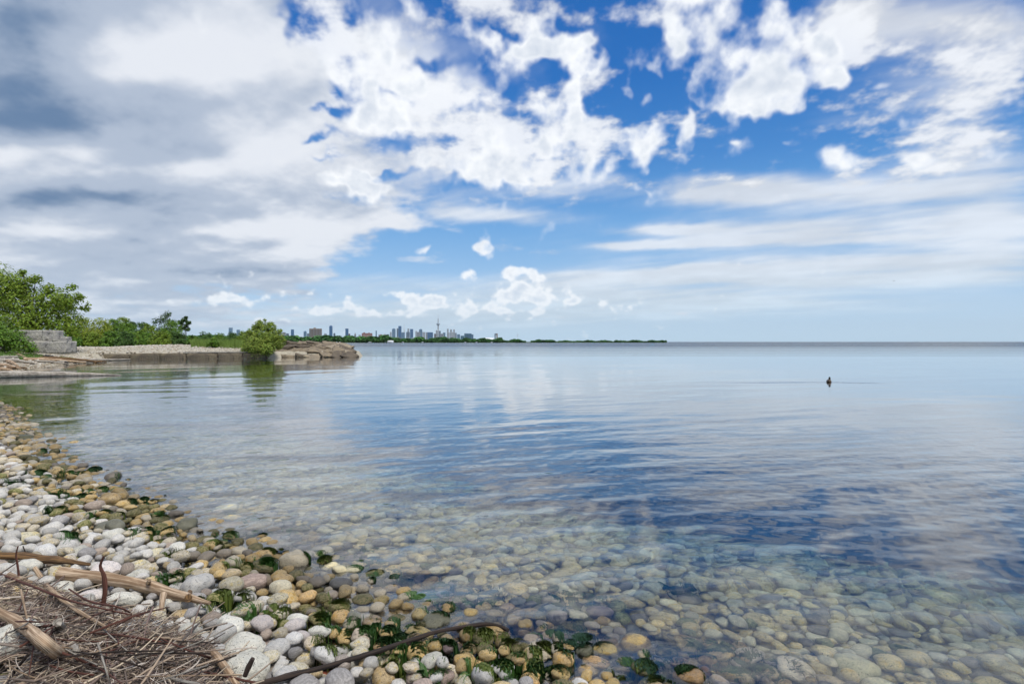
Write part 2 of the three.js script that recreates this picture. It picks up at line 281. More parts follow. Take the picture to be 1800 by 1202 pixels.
// ---------------------------------------------------------------- the lake: clear shallow water with small ripples
const rippleSize = 9.7;
function ripples(size, list) {                                            // a height that repeats over the square
  const d = new Float32Array(size * size * 4);
  const cs = list.map(([kx, ky, a, ph]) => ({ kx: kx * TAU / size, ky: ky * TAU / size, a, ph }));
  for (let j = 0; j < size; j++) {
    const row = cs.map((c) => c.ky * j + c.ph);
    for (let i = 0; i < size; i++) { let h = 0; for (let k = 0; k < cs.length; k++) h += cs[k].a * Math.sin(cs[k].kx * i + row[k]); const o = (j * size + i) * 4; d[o] = d[o + 1] = d[o + 2] = h; d[o + 3] = 1; }
  }
  const t = new THREE.DataTexture(d, size, size, THREE.RGBAFormat, THREE.FloatType); t.wrapS = t.wrapT = THREE.RepeatWrapping; t.magFilter = THREE.LinearFilter; t.needsUpdate = true; return t;
}
const fineWaves = [], r1 = rng(5);
for (let i = 0; i < 46; i++) {                                            // short ripples running towards the beach
  const wl = 0.09 * Math.pow(9, r1()), dir = 2.25 + (r1() - 0.5) * 1.5 + (r1() < 0.2 ? 1.4 : 0), k = rippleSize / wl;
  fineWaves.push([Math.round(Math.cos(dir) * k), Math.round(Math.sin(dir) * k), wl * 0.0013 * (0.4 + r1()), r1() * TAU]);
}
const rippleTex = ripples(1024, fineWaves);
rippleTex.repeat.set(1 / rippleSize, 1 / rippleSize);
const water = new THREE.MeshPhysicalMaterial({ color: 0xffffff, roughness: 0.0, transmission: 1, thickness: 1, ior: 1.333, attenuationColor: col(0.50, 0.67, 0.73), attenuationDistance: 1.05, clearcoat: 0.8, clearcoatRoughness: 0.05, bumpMap: rippleTex, bumpScale: 2.4, name: 'lake water' });
// farther out a breeze roughens the lake
const windWaves = [], r2 = rng(15), windSize = 7.3;
for (let i = 0; i < 40; i++) { const wl = 0.16 * Math.pow(7, r2()), dir = 2.0 + (r2() - 0.5) * 2.0, k = windSize / wl; windWaves.push([Math.round(Math.cos(dir) * k), Math.round(Math.sin(dir) * k), 1, r2() * TAU]); }
function slopes(size, list, rms) {
  const d = new Float32Array(size * size * 4), a = rms * Math.SQRT2 / Math.sqrt(list.length);
  for (let j = 0; j < size; j++) for (let i = 0; i < size; i++) {
    let sx = 0, sy = 0; for (const [kx, ky, , ph] of list) { const c = a * Math.cos((kx * i + ky * j) * TAU / size + ph), l = Math.hypot(kx, ky) || 1; sx += c * kx / l; sy += c * ky / l; }
    const l = Math.hypot(sx, sy, 1), o = (j * size + i) * 4; d[o] = 0.5 - 0.5 * sx / l; d[o + 1] = 0.5 - 0.5 * sy / l; d[o + 2] = 0.5 + 0.5 / l; d[o + 3] = 1;
  }
  const t = new THREE.DataTexture(d, size, size, THREE.RGBAFormat, THREE.FloatType); t.wrapS = t.wrapT = THREE.RepeatWrapping; t.magFilter = THREE.LinearFilter; t.repeat.set(1 / windSize, 1 / windSize); t.needsUpdate = true; return t;
}
const windTex = slopes(512, windWaves, 0.2);
const calmer = [1.8, 1.2, 0.6].map((k) => { const m = water.clone(); m.bumpScale = k; return m; });      // the nearer ripples lap on the beach
const breezy = [[0.1, 0.04], [0.2, 0.075], [0.3, 0.11], [0.4, 0.17], [0.6, 0.25]].map(([k, rough]) => { const m = water.clone(); m.bumpMap = null; m.clearcoat = 0; m.roughness = rough; m.normalMap = windTex; m.normalScale.set(k, k); return m; });
const duckAt = at(1458, 671.5, 0);
const swell = []; { const r = rng(9); for (let i = 0; i < 26; i++) { const wl = 0.7 * Math.pow(14, r()), dir = 2.2 + (r() - 0.5) * 1.3, k = TAU / wl; swell.push([Math.cos(dir) * k, Math.sin(dir) * k, wl * 0.0004 * (0.4 + r()), r() * TAU, wl]); } }
const lap = []; { const r = rng(19); for (let i = 0; i < 30; i++) { const wl = 0.38 * Math.pow(5, r()), dir = 2.15 + (r() - 0.5) * 1.7, k = TAU / wl; lap.push([Math.cos(dir) * k, Math.sin(dir) * k, wl * 0.0017 * (0.4 + r()), r() * TAU, wl]); } }
function waveAt(x, d) {
  let h = 0; const dist = Math.hypot(x, d);
  if (dist < 400) for (const w of swell) { if (w[4] * 14 < dist * 0.22 * 1.0 && dist > 60) continue; h += w[2] * Math.sin(w[0] * x + w[1] * d + w[3]); }
  const fade = 1 - smooth(120, 400, dist), gust = 0.55 + 0.75 * smooth(-0.3, 0.5, noise3(x * 0.09, 1.7, d * 0.16));
  let q = 0; const cell = 0.075 + 0.022 * Math.max(0, dist - 10);
  for (const w of lap) if (w[4] > 4.5 * cell) q += w[2] * Math.sin(w[0] * x + w[1] * d + w[3] + 0.6 * noise3(x * 0.5, 8, d * 0.5));
  h += q * 1.2 * (0.35 + 0.65 * smooth(-0.2, 0.4, noise3(x * 0.35, 4.4, d * 0.35)));
  h *= fade * gust * mixN(1.5, 0.6, smooth(4, 12, dist));
  // the duck's wake
  const ux = x - duckAt.x, ud = -d - duckAt.z;                             // it swims away and to the right
  if (Math.abs(ux) < 8 && ud > -1 && ud < 4) {
    for (const [sx, sl, len] of [[-1, 0.085, 6.0], [1, 0.36, 2.6]]) {
      const along = ux * sx, line = along * sl + 0.05; if (along < 0) continue;
      const q = (ud - line) / 0.09; h += 0.012 * Math.exp(-q * q) * (1 - smooth(len * 0.4, len, along)) - 0.006 * Math.exp(-(q - 1.6) * (q - 1.6)) * (1 - smooth(len * 0.4, len, along));
    }
  }
  return h;
}
{
  const dx = duckAt.x, dd = -duckAt.z, far = (v, a, b) => Math.max(0, a - v, v - b);
  const xs = spaced(-15000, 15000, (v) => Math.min(4000, 0.075 + far(v, -9, 7) * 0.02 + far(v, -60, 40) * 0.2));
  const ds = spaced(-40, 16000, (v) => v > dd - 2.6 && v < dd + 0.5 ? 0.04 : Math.min(4000, 0.075 + far(v, 1, 11) * 0.014 + far(v, 1, 90) * 0.2));
  const g = sheet(xs, ds, waveAt, 1), per = (xs.length - 1) * 6, rowAt = (d) => ds.findIndex((v) => v > d), cuts = [0, rowAt(6), rowAt(8), rowAt(11), rowAt(62), rowAt(76), rowAt(95), rowAt(125), rowAt(190), ds.length - 1];
  for (let k = 0; k < 9; k++) g.addGroup(cuts[k] * per, (cuts[k + 1] - cuts[k]) * per, k);
  structure('lake', g, [water, ...calmer, ...breezy]);
}

// ---------------------------------------------------------------- cobbles: let fall one by one on a height map so that they lie on one another
const GX0 = -17, GX1 = 6, GD0 = 1.0, GD1 = 18, CELL = 0.016, GW = Math.ceil((GX1 - GX0) / CELL), GH = Math.ceil((GD1 - GD0) / CELL);
const heap = new Float32Array(GW * GH), edge = new Float32Array(GW * GH);
{                                                                         // start from the ground, sampled coarsely and joined
  const K = 8, cw = Math.ceil(GW / K) + 2, ch = Math.ceil(GH / K) + 2, hh = new Float32Array(cw * ch), ss = new Float32Array(cw * ch);
  for (let j = 0; j < ch; j++) for (let i = 0; i < cw; i++) { const x = GX0 + i * K * CELL, d = GD0 + j * K * CELL, s = inland(x, d); ss[j * cw + i] = s; hh[j * cw + i] = groundAt(x, d, s); }
  const put = (src, dst) => { for (let j = 0; j < GH; j++) for (let i = 0; i < GW; i++) { const a = i / K | 0, b = j / K | 0, fx = i / K - a, fy = j / K - b, o = b * cw + a; dst[j * GW + i] = mixN(mixN(src[o], src[o + 1], fx), mixN(src[o + cw], src[o + cw + 1], fx), fy); } };
  put(hh, heap); put(ss, edge);
}
const bare = heap.slice();
const cellOf = (x, d) => { const i = Math.floor((x - GX0) / CELL), j = Math.floor((d - GD0) / CELL); return i < 0 || j < 0 || i >= GW || j >= GH ? -1 : j * GW + i; };
const heapAtXD = (x, d) => { const c = cellOf(x, d); return c < 0 ? groundAt(x, d) : heap[c]; };
const inSight = (x, d, m) => d > 1.5 && x > -(0.92 * d + 0.7 + m) && x < 0.92 * d + 0.7 + m;
function settle(x, d, a, b, c, yaw, write) {                              // height at which an ellipsoid comes to rest
  const ca = Math.cos(yaw), sa = Math.sin(yaw), R = a, i0 = Math.floor((x - R - GX0) / CELL), i1 = Math.ceil((x + R - GX0) / CELL), j0 = Math.floor((d - R - GD0) / CELL), j1 = Math.ceil((d + R - GD0) / CELL);
  if (i0 < 0 || j0 < 0 || i1 >= GW || j1 >= GH) return NaN;
  let y = -1e9;
  for (let pass = 0; pass < (write === undefined ? 1 : 2); pass++) {
    if (pass) y = write;
    for (let j = j0; j <= j1; j++) for (let i = i0; i <= i1; i++) {
      const dx = GX0 + i * CELL - x, dy = GD0 + j * CELL - d, p = (dx * ca + dy * sa) / a, q = (-dx * sa + dy * ca) / b, k = p * p + q * q;
      if (k >= 1) continue;
      const w = c * Math.sqrt(1 - k), o = j * GW + i;
      if (!pass && write === undefined) { if (heap[o] + w > y) y = heap[o] + w; } else if (pass) { if (y + w > heap[o]) heap[o] = y + w; }
    }
  }
  return y;
}
const stones = [];
{
  const r = rng(2024);
  const lay = (count, sizeOf, tries) => {
    for (let n = 0; n < count; n++) {
      const a = sizeOf(), flat = 0.55 + 0.3 * r(), b = a * (0.66 + 0.3 * r()), c = a * flat * 0.85, yaw = r() * TAU;
      let best = null;
      for (let k = 0; k < tries; k++) {
        const dd = GD0 + 0.3 + (GD1 - GD0 - 0.6) * Math.pow(r(), 1.25), x = mixN(Math.max(GX0 + 0.3, -(0.92 * dd + 1.2)), Math.min(GX1 - 0.3, 0.92 * dd + 1.2), r());
        const o = cellOf(x, dd); if (o < 0) continue; const s = edge[o];
        if (s < -4.4 || s > 7 || (s < -2.2 && r() < (-2.2 - s) / 1.7)) continue;
        const y = settle(x, dd, a, b, c, yaw); if (!(y > -50)) continue;
        const lift = y - bare[o];
        if (!best || lift < best.lift) best = { x, d: dd, y, lift, s };
      }
      if (!best || best.lift > 0.15) continue;
      const y = best.y - c * 0.16; settle(best.x, best.d, a, b, c, yaw, y);
      stones.push({ ...best, y, a, b, c, yaw });
    }
  };
  const size = () => 0.026 + 0.034 * Math.pow(r(), 0.9) + 0.06 * Math.pow(r(), 5);
  lay(8000, () => 0.02 + 0.025 * r(), 2);
  // the few large stones that stand out
  for (const [px, py, a, f] of [[480, 1092, 0.098, 0.8], [425, 1165, 0.12, 0.7], [345, 1075, 0.062, 0.9], [400, 1080, 0.07, 0.85], [95, 960, 0.075, 0.7], [20, 950, 0.10, 0.8], [700, 1178, 0.075, 0.75], [765, 1178, 0.07, 0.9], [620, 1165, 0.07, 0.8], [545, 1120, 0.075, 0.7], [600, 1120, 0.06, 0.9], [728, 1095, 0.06, 0.9], [40, 1190, 0.13, 0.8], [20, 1125, 0.12, 0.8], [1000, 1175, 0.08, 0.7], [36, 780, 0.2, 0.6], [20, 722, 0.12, 0.6], [157, 809, 0.08, 0.9], [45, 742, 0.11, 0.6], [64, 733, 0.09, 0.5], [10, 745, 0.1, 0.6], [1225, 1100, 0.1, 0.7], [1330, 1160, 0.13, 0.7], [955, 1080, 0.12, 0.6]]) {
    let p = at(px, py, 0); for (let k = 0; k < 4; k++) p = at(px, py, heapAtXD(p.x, -p.z)); const yaw = r() * 1.2 - 0.6, b = a * (0.7 + 0.2 * r()), c = a * f * 0.8, y0 = settle(p.x, -p.z, a, b, c, yaw);
    if (!(y0 > -9)) continue; const y = y0 - c * 0.45; settle(p.x, -p.z, a, b, c, yaw, y);
    stones.push({ x: p.x, d: -p.z, y, lift: 0, s: edge[cellOf(p.x, -p.z)], a, b, c, yaw, big: true });
  }
  lay(19500, size, 3);
  lay(7000, size, 7);
}

// stone shapes and skins
function stoneShape(seed, detail, rough) {
  let g = new THREE.IcosahedronGeometry(1, detail); g.deleteAttribute('normal'); g.deleteAttribute('uv'); g = mergeVertices(g, 1e-4);
  const p = g.attributes.position, U = [];
  for (let i = 0; i < p.count; i++) {
    const x = p.getX(i), y = p.getY(i), z = p.getZ(i);
    const k = 1 + rough * (0.20 * noise3(x * 0.9 + seed, y * 0.9, z * 0.9) + 0.07 * noise3(x * 2.1, y * 2.1 + seed, z * 2.1) + 0.02 * noise3(x * 5, y * 5, z * 5 + seed));
    const q = Math.pow(Math.pow(Math.abs(x), 2.6) + Math.pow(Math.abs(y), 2.6) + Math.pow(Math.abs(z), 2.6), -1 / 2.6);
    const m = k * mixN(1, q, 0.55);
    p.setXYZ(i, x * m, y * m, z * m);
  }
  g.computeVertexNormals(); g = g.toNonIndexed();
  const q = g.attributes.position, a = new THREE.Vector3(), b = new THREE.Vector3(), c = new THREE.Vector3(), n = new THREE.Vector3();
  for (let i = 0; i < q.count; i += 3) {                                  // the skin is laid on from the side each face looks to
    a.fromBufferAttribute(q, i); b.fromBufferAttribute(q, i + 1); c.fromBufferAttribute(q, i + 2); n.copy(b).sub(a).cross(c.clone().sub(a));
    const ax = Math.abs(n.x), ay = Math.abs(n.y), az = Math.abs(n.z);
    for (const v of [a, b, c]) { const [s, t] = ay >= ax && ay >= az ? [v.x, v.z] : ax >= az ? [v.z, v.y] : [v.x, v.y]; U.push(s * 0.45 + seed * 0.37, t * 0.45 + seed * 0.21); }
  }
  g.setAttribute('uv', new THREE.Float32BufferAttribute(U, 2)); return g;
}
const shapesFine = [1, 2, 3, 4, 5, 6, 7].map((k) => stoneShape(k * 3.7, 6, 0.8 + 0.08 * k)), shapesPlain = [1, 2, 3, 4, 5, 6, 7].map((k) => stoneShape(k * 3.7, 4, 0.8 + 0.08 * k));
const pits = (u, v, f, t, seed) => smooth(t, t + 0.16, tileNoise(u, v, f, 2, seed)) ;
const skinSize = 512;
const chalk = tex(skinSize, (u, v, o) => { const m = tileNoise(u, v, 7, 5, 1.1), k = 0.90 + 0.10 * m - 0.55 * pits(u, v, 42, 0.30, 2.2) - 0.14 * pits(u, v, 16, 0.25, 6.1); o[0] = k; o[1] = k * (0.985 - 0.02 * m); o[2] = k * (0.955 - 0.05 * m); });
const pitted = tex(skinSize, (u, v, o) => { const m = tileNoise(u, v, 9, 5, 3.1), k = 0.90 + 0.16 * m - 0.72 * pits(u, v, 60, 0.22, 5.2) - 0.34 * pits(u, v, 22, 0.3, 9.1), y = smooth(0.0, 0.5, tileNoise(u, v, 5, 3, 8.8)); o[0] = k; o[1] = k * (0.96 - 0.07 * y); o[2] = k * (0.88 - 0.28 * y); });
const banded = tex(skinSize, (u, v, o) => { const w = tileNoise(u, v, 5, 3, 2.9), b = Math.sin((v * 7 + w * 1.2) * TAU), k = 0.84 + 0.06 * b + 0.12 * tileNoise(u, v, 18, 4, 4.1) - 0.25 * pits(u, v, 50, 0.4, 7.2); o[0] = k; o[1] = k * 0.97; o[2] = k * 0.94; });
const mossy = tex(skinSize, (u, v, o) => { const m = smooth(-0.16, 0.34, tileNoise(u, v, 11, 6, 12.3)), n = tileNoise(u, v, 40, 4, 3.3), k = 0.8 + 0.2 * n - 0.4 * pits(u, v, 44, 0.3, 5.5); o[0] = mixN(0.90 * k, 0.36 + 0.22 * n, m); o[1] = mixN(0.82 * k, 0.38 + 0.20 * n, m); o[2] = mixN(0.62 * k, 0.10 + 0.10 * n, m); });
const grain = tex(skinSize, (u, v, o) => { const k = 0.6 + 0.3 * tileNoise(u, v, 50, 4, 1.9) - 0.5 * pits(u, v, 60, 0.26, 5.2); o[0] = o[1] = o[2] = k; }, false);
const skin = (map, roughness, name, extra = {}) => new THREE.MeshStandardMaterial({ map, roughness, bumpMap: grain, bumpScale: 0.006, name, ...extra });
const SKINS = [skin(chalk, 0.86, 'dry chalky stone'), skin(pitted, 0.8, 'pitted stone'), skin(banded, 0.62, 'smooth banded stone'), skin(mossy, 0.55, 'stone with green growth'), skin(pitted, 0.42, 'wet stained stone'), skin(chalk, 0.42, 'wet pale stone')];
const KIND = ['chalky white', 'pitted pale', 'smooth grey banded', 'green mossy', 'wet ochre stained', 'wet tan'];
{
  const r = rng(31);
  for (const t of stones) {                                               // which stone is it: dry ones bleach, those at the water's edge are stained
    const wob = 0.45 * noise3(t.x * 1.3, 0, t.d * 1.3) + 0.25 * noise3(t.x * 4, 5, t.d * 4), s = t.s + wob, k = r(), v = 0.72 + 0.46 * r();
    t.shape = Math.floor(r() * 7); t.tilt = [(r() - 0.5) * 0.5, (r() - 0.5) * 0.5];
    const moss = smooth(1.25, 0.35, s) * smooth(-1.3, -0.1, s);
    if (s > 0.65) {
      if (k < 0.50) { t.skin = 0; t.col = col(0.74 * v, 0.73 * v, 0.71 * v); }
      else if (k < 0.77) { t.skin = 1; t.col = col(0.70 * v, 0.68 * v, 0.63 * v); }
      else if (k < 0.85) { t.skin = 2; t.col = col(0.52 * v, 0.525 * v, 0.53 * v); }
      else if (k < 0.91) { t.skin = 1; t.col = col(0.66 * v, 0.56 * v, 0.40 * v); }
      else if (k < 0.97 || s > 2) { t.skin = 2; t.col = col(0.55 * v, 0.47 * v, 0.40 * v); }
      else { t.skin = 3; t.col = col(0.7, 0.75, 0.6); }
      if (s > 2.2 && t.skin === 3) t.skin = 1;
    } else if (s > -0.35) {
      if (k < 0.20 * moss) { t.skin = 3; t.col = col(0.50 * v, 0.50 * v, 0.40 * v); }
      else if (k < 0.58) { t.skin = 4; t.col = col(0.66 * v, 0.52 * v, 0.28 * v); }
      else if (k < 0.80) { t.skin = 5; t.col = col(0.66 * v, 0.59 * v, 0.46 * v); }
      else if (k < 0.92) { t.skin = 5; t.col = col(0.27 * v, 0.235 * v, 0.19 * v); }
      else { t.skin = 4; t.col = col(0.60 * v, 0.52 * v, 0.38 * v); }
    } else {
      if (k < 0.12 * moss) { t.skin = 3; t.col = col(0.5 * v, 0.6 * v, 0.45 * v); }
      else if (k < 0.55) { t.skin = 4; t.col = col(0.86 * v, 0.74 * v, 0.42 * v); }
      else if (k < 0.85) { t.skin = 5; t.col = col(0.86 * v, 0.78 * v, 0.52 * v); }
      else { t.skin = 5; t.col = col(0.3 * v, 0.27 * v, 0.22 * v); }
    }
    if (t.big && s > 0.8) { t.skin = t.shape % 2; t.col = col(0.72, 0.70, 0.66); }
    if (t.big && t.a > 0.18) { t.skin = 5; t.col = col(0.20, 0.15, 0.115); }
    if (Math.abs(s) < 0.5 && t.skin > 2) t.col.multiplyScalar(mixN(0.62, 1, smooth(0.12, 0.5, Math.abs(s - 0.05))));      // soaked by the lapping water
    // does it lie open to view, and how large does it look
    const o = cellOf(t.x, t.d), px = 900 + FOCAL * t.x / t.d, py = 601 + FOCAL * (EYE - t.y) / t.d;
    const open = o >= 0 && heap[o] < t.y + t.c * 1.15;
    t.seen = open && px > -10 && px < 1810 && py < 1215 ? t.a / Math.hypot(t.x, t.d, EYE - t.y) * (t.y < -0.12 ? 0.5 : 1) : 0;
  }
}
const poseOf = (t) => new THREE.Matrix4().compose(new THREE.Vector3(t.x, t.y, -t.d), new THREE.Quaternion().setFromEuler(new THREE.Euler(t.tilt[0], t.yaw, t.tilt[1], 'YXZ')), new THREE.Vector3(t.a, t.c, t.b));
const ranked = stones.filter((t) => t.seen > 0).sort((p, q) => q.seen - p.seen), single300 = new Set(ranked.slice(0, 300));
{
  // one tint to a colour step, so that stones share their materials
  const made = {};
  const skinOf = (t) => { const c = [t.col.r, t.col.g, t.col.b].map((v) => Math.round(v * 20) / 20), key = t.skin + ':' + c.join(); if (!made[key]) { made[key] = SKINS[t.skin].clone(); made[key].color.setRGB(...c); } return made[key]; };
  const words = (t) => {
    const where = t.y < -0.06 ? 'under clear shallow water' : t.s > 0.8 ? 'on the dry upper beach' : 'at the wet water edge';
    const size = t.a > 0.18 ? 'boulder sized' : t.a > 0.085 ? 'large' : t.a > 0.062 ? 'medium' : 'small';
    const form = t.b / t.a > 0.86 ? 'round' : t.b / t.a < 0.75 ? 'long oval' : 'egg shaped', tone = Math.max(t.col.r, t.col.g) > (t.skin < 2 ? 0.7 : 0.5) ? 'light' : 'dull';
    return [`${size} ${form} ${tone} ${KIND[t.skin]} cobble ${where}`, `${size} ${form} ${tone} ${KIND[t.skin]} cobbles ${where}`];
  };
  for (const t of single300) {
    const m = new THREE.Mesh(shapesFine[t.shape], skinOf(t)), [label, group] = words(t); m.name = numbered('cobble');
    poseOf(t).decompose(m.position, m.quaternion, m.scale); m.castShadow = m.receiveShadow = true; scene.add(m); tag(m, label, 'cobble', group);
  }
  const rest = new THREE.Group(); rest.name = 'cobble_bed'; scene.add(rest);
  stuff(rest, 'bed of rounded pale and ochre stones filling the beach and shallows', 'stones');
  for (let k = 0; k < SKINS.length; k++) for (let q = 0; q < 7; q++) {
    const list = stones.filter((t) => t.skin === k && t.shape === q && !single300.has(t)); if (!list.length) continue;
    const m = new THREE.InstancedMesh(shapesPlain[q], SKINS[k], list.length); m.name = 'stones'; m.userData.kind = 'stuff'; m.castShadow = m.receiveShadow = true;
    list.forEach((t, i) => { m.setMatrixAt(i, poseOf(t)); m.setColorAt(i, t.col); }); rest.add(m);
  }
}

// ---------------------------------------------------------------- green algae draped over the stones
const onHeap = (px, py, lift = 0) => { let p = at(px, py, 0.2); for (let k = 0; k < 5; k++) p = at(px, py, heapAtXD(p.x, -p.z) + lift); return p; };
function strands(cx, cd, R, count, seed, lift) {
  const r = rng(seed), P = [], N = [], U = [], I = [];
  for (let n = 0; n < count; n++) {
    const a0 = r() * TAU, q = R * Math.sqrt(r()) * (0.7 + 0.5 * noise3(Math.cos(a0) * 1.5 + seed, Math.sin(a0) * 1.5, 2)); let x = cx + Math.cos(a0) * q * 1.35, d = cd + Math.sin(a0) * q * 0.9;
    const w = 0.0008 + 0.0013 * r(), up = lift + 0.006 * r() * r(), steps = 7 + Math.floor(r() * 9), base = P.length / 3; let turn = 0.7 + 2.2 * noise3(x * 5, seed, d * 5) + (r() - 0.5) * 1.2;
    for (let k = 0; k <= steps; k++) {
      const y = heapAtXD(x, d) + up, c = Math.cos(turn), s = Math.sin(turn), e = k === steps ? 0.2 : 1;
      P.push(x - s * w * e, y, -(d + c * w * e), x + s * w * e, y + 0.002, -(d - c * w * e)); N.push(-c * 0.25, 0.95, s * 0.2, c * 0.25, 0.95, -s * 0.2); U.push(0, k * 0.1, 1, k * 0.1);
      if (k) { const a = base + k * 2 - 2; I.push(a, a + 1, a + 2, a + 1, a + 3, a + 2); }
      x += c * 0.010; d += s * 0.010; turn += (r() - 0.5) * 0.8;
    }
  }
  return geom(P, null, U, I);
}
const algaeMats = [[0.026, 0.070, 0.014], [0.040, 0.105, 0.016], [0.095, 0.125, 0.02], [0.018, 0.055, 0.026]].map((c) => new THREE.MeshStandardMaterial({ color: col(...c), roughness: 0.55, side: THREE.DoubleSide, name: 'wet algae' }));
const algaeSpots = [[752, 1058, 22, 1], [776, 1076, 16, 0], [622, 1106, 24, 1], [572, 1104, 14, 2], [676, 1132, 24, 0], [560, 1138, 18, 2], [700, 1152, 16, 1], [852, 1058, 24, 3], [1015, 1108, 36, 0], [1000, 1160, 42, 3], [868, 1180, 36, 1], [1135, 1052, 24, 3], [1190, 1076, 24, 0], [1140, 1170, 42, 3], [1245, 1172, 34, 0], [450, 1000, 15, 1], [405, 998, 11, 2], [312, 898, 20, 0], [172, 822, 12, 3], [240, 888, 14, 0], [160, 880, 13, 1], [118, 834, 16, 1], [60, 846, 12, 0], [548, 1090, 11, 2], [945, 1172, 22, 0], [1335, 1190, 32, 3], [205, 852, 12, 0], [385, 955, 12, 1], [350, 1062, 9, 2], [640, 1020, 14, 0], [700, 1040, 14, 3]];
{ const r = rng(808); let n = 0; while (n < 64) { const d = 2.3 + 9 * r() * r(), x = -0.95 * d + 1.6 * d * r(), o = cellOf(x, d); if (o < 0 || edge[o] < -0.5 || edge[o] > 0.95) continue; const px = 900 + FOCAL * x / d, py = 601 + FOCAL * (EYE - heap[o]) / d; if (px < -20 || px > 1400 || py > 1230) continue; algaeSpots.push([px, py, (0.028 + 0.045 * r()) * FOCAL / d / 1.15, Math.floor(r() * 2.6)]); n++; } }
algaeSpots.forEach(([px, py, R, k], i) => {
  const p = onHeap(px, py), Rm = R * -p.z / FOCAL * 1.15, wet = p.y < -0.03;
  single('algae_clump', strands(p.x, -p.z, Rm, Math.min(1400, Math.round(120 + 90000 * Rm * Rm)), 50 + i * 7, 0.003), algaeMats[k],
    `${R > 30 ? 'broad' : R > 18 ? 'wide' : R > 13 ? 'small' : 'tiny'} ${['dark green', 'bright green', 'yellowish green', 'bluish green'][k]} algae mat ${wet ? 'waving under the clear water' : 'draped over cobbles at the water edge'}`, 'algae', `${['dark green', 'bright green', 'yellowish green', 'bluish green'][k]} algae ${wet ? 'under water' : 'on the cobbles'}`);
});

// ---------------------------------------------------------------- driftwood, twigs and straw
const woodTex = (a, b, seed) => tex(256, (u, v, o) => { const f = fbm(Math.cos(u * TAU) * 3 + seed, Math.sin(u * TAU) * 3, Math.cos(v * TAU) * 0.5, 5, 0.6), g = tileNoise(u, v, 10, 4, seed), k = smooth(-0.4, 0.4, 0.8 * f + 0.5 * g); for (let q = 0; q < 3; q++) o[q] = mixN(a[q], b[q], k); });
const woodBump = tex(256, (u, v, o) => { const f = fbm(Math.cos(u * TAU) * 5, Math.sin(u * TAU) * 5, Math.cos(v * TAU) * 0.6, 5, 0.62); o[0] = o[1] = o[2] = 0.5 + 0.5 * f; }, false);
const wood = (a, b, seed, name, rough = 0.85) => new THREE.MeshStandardMaterial({ map: woodTex(a, b, seed), bumpMap: woodBump, bumpScale: 0.006, roughness: rough, name });
const paleWood = wood([0.50, 0.40, 0.30], [0.80, 0.71, 0.60], 1.2, 'bleached driftwood'), brownWood = wood([0.26, 0.18, 0.10], [0.56, 0.43, 0.27], 4.2, 'brown driftwood'), redWood = wood([0.28, 0.16, 0.12], [0.48, 0.30, 0.24], 7.7, 'reddish twig'), darkWood = wood([0.10, 0.075, 0.06], [0.27, 0.21, 0.17], 9.1, 'dark wet wood'), greyWood = wood([0.42, 0.39, 0.35], [0.74, 0.71, 0.66], 3.3, 'grey driftwood');
// a limb that bridges the stones it lies on: its height follows the highest stones near each point
function over(pts, radii, seg, sides, bump, seed, clear = 0.6) {
  const n = 28, q = [], R = Math.max(...radii);
  for (let i = 0; i <= n; i++) { const t = i / n * (pts.length - 1), k = Math.min(pts.length - 2, Math.floor(t)), f = t - k; q.push([mixN(pts[k][0], pts[k + 1][0], f), mixN(pts[k][1], pts[k + 1][1], f)]); }
  const y = q.map(([a, b]) => onHeap(a, b).y), pass = (v, fn, w) => v.map((_, i) => fn(v.slice(Math.max(0, i - w), i + w + 1))), top = pass(pass(y, (a) => Math.max(...a), 3), (a) => a.reduce((s, c) => s + c, 0) / a.length, 5);
  return tube(q.filter((_, i) => i % 2 === 0).map(([a, b], i) => at(a, b, top[i * 2] + R * clear)), radii, seg, sides, bump, seed);
}
const limb = (pts, radii, seg = 18, sides = 9, bump = 0.18, seed = 1) => tube(pts.map(([px, py, l]) => onHeap(px, py, l)), radii, seg, sides, bump, seed);
single('driftwood_plank', over([[-30, 976], [40, 978], [110, 986], [157, 992]], [0.026, 0.027, 0.024, 0.009], 18, 6, 0.35, 3), brownWood, 'flat brown driftwood slab resting on white cobbles above the straw', 'driftwood');
{
  const g = thing('driftwood_log', 'knotty bleached driftwood log with a broken blunt end on white cobbles', 'driftwood');
  part('trunk', over([[106, 1008], [170, 1014], [240, 1026], [300, 1042], [340, 1053], [368, 1060]], [0.040, 0.034, 0.034, 0.032, 0.028, 0.008], 34, 11, 0.34, 5), paleWood, g);
  part('knot', limb([[258, 1030, 0.09], [262, 1020, 0.125]], [0.022, 0.008], 5, 8, 0.2, 2), paleWood, g);
  part('stub', limb([[330, 1052, 0.08], [333, 1040, 0.115]], [0.02, 0.012], 5, 8, 0.2, 4), brownWood, g);
  part('stub', limb([[286, 1045, 0.07], [282, 1078, 0.02]], [0.018, 0.010], 6, 8, 0.2, 6), paleWood, g);
}
single('driftwood_branch', limb([[-30, 1062, 0.11], [30, 1095, 0.13], [82, 1135, 0.14], [118, 1165, 0.14], [150, 1225, 0.12]], [0.022, 0.024, 0.025, 0.024, 0.022], 28, 11, 0.3, 8), paleWood, 'thick smooth bleached branch sunk in the straw heap', 'branch');
single('driftwood_stub', limb([[100, 1094, 0.15], [114, 1116, 0.14], [132, 1148, 0.11]], [0.019, 0.022, 0.018], 12, 10, 0.35, 9), greyWood, 'short grey broken driftwood piece standing in the straw', 'driftwood');
single('driftwood_branch', limb([[-20, 1000, 0.02], [15, 1012, 0.03], [52, 1024, 0.03]], [0.03, 0.028, 0.012], 12, 9, 0.2, 11), paleWood, 'pale stubby branch lying under the flat brown slab', 'branch');
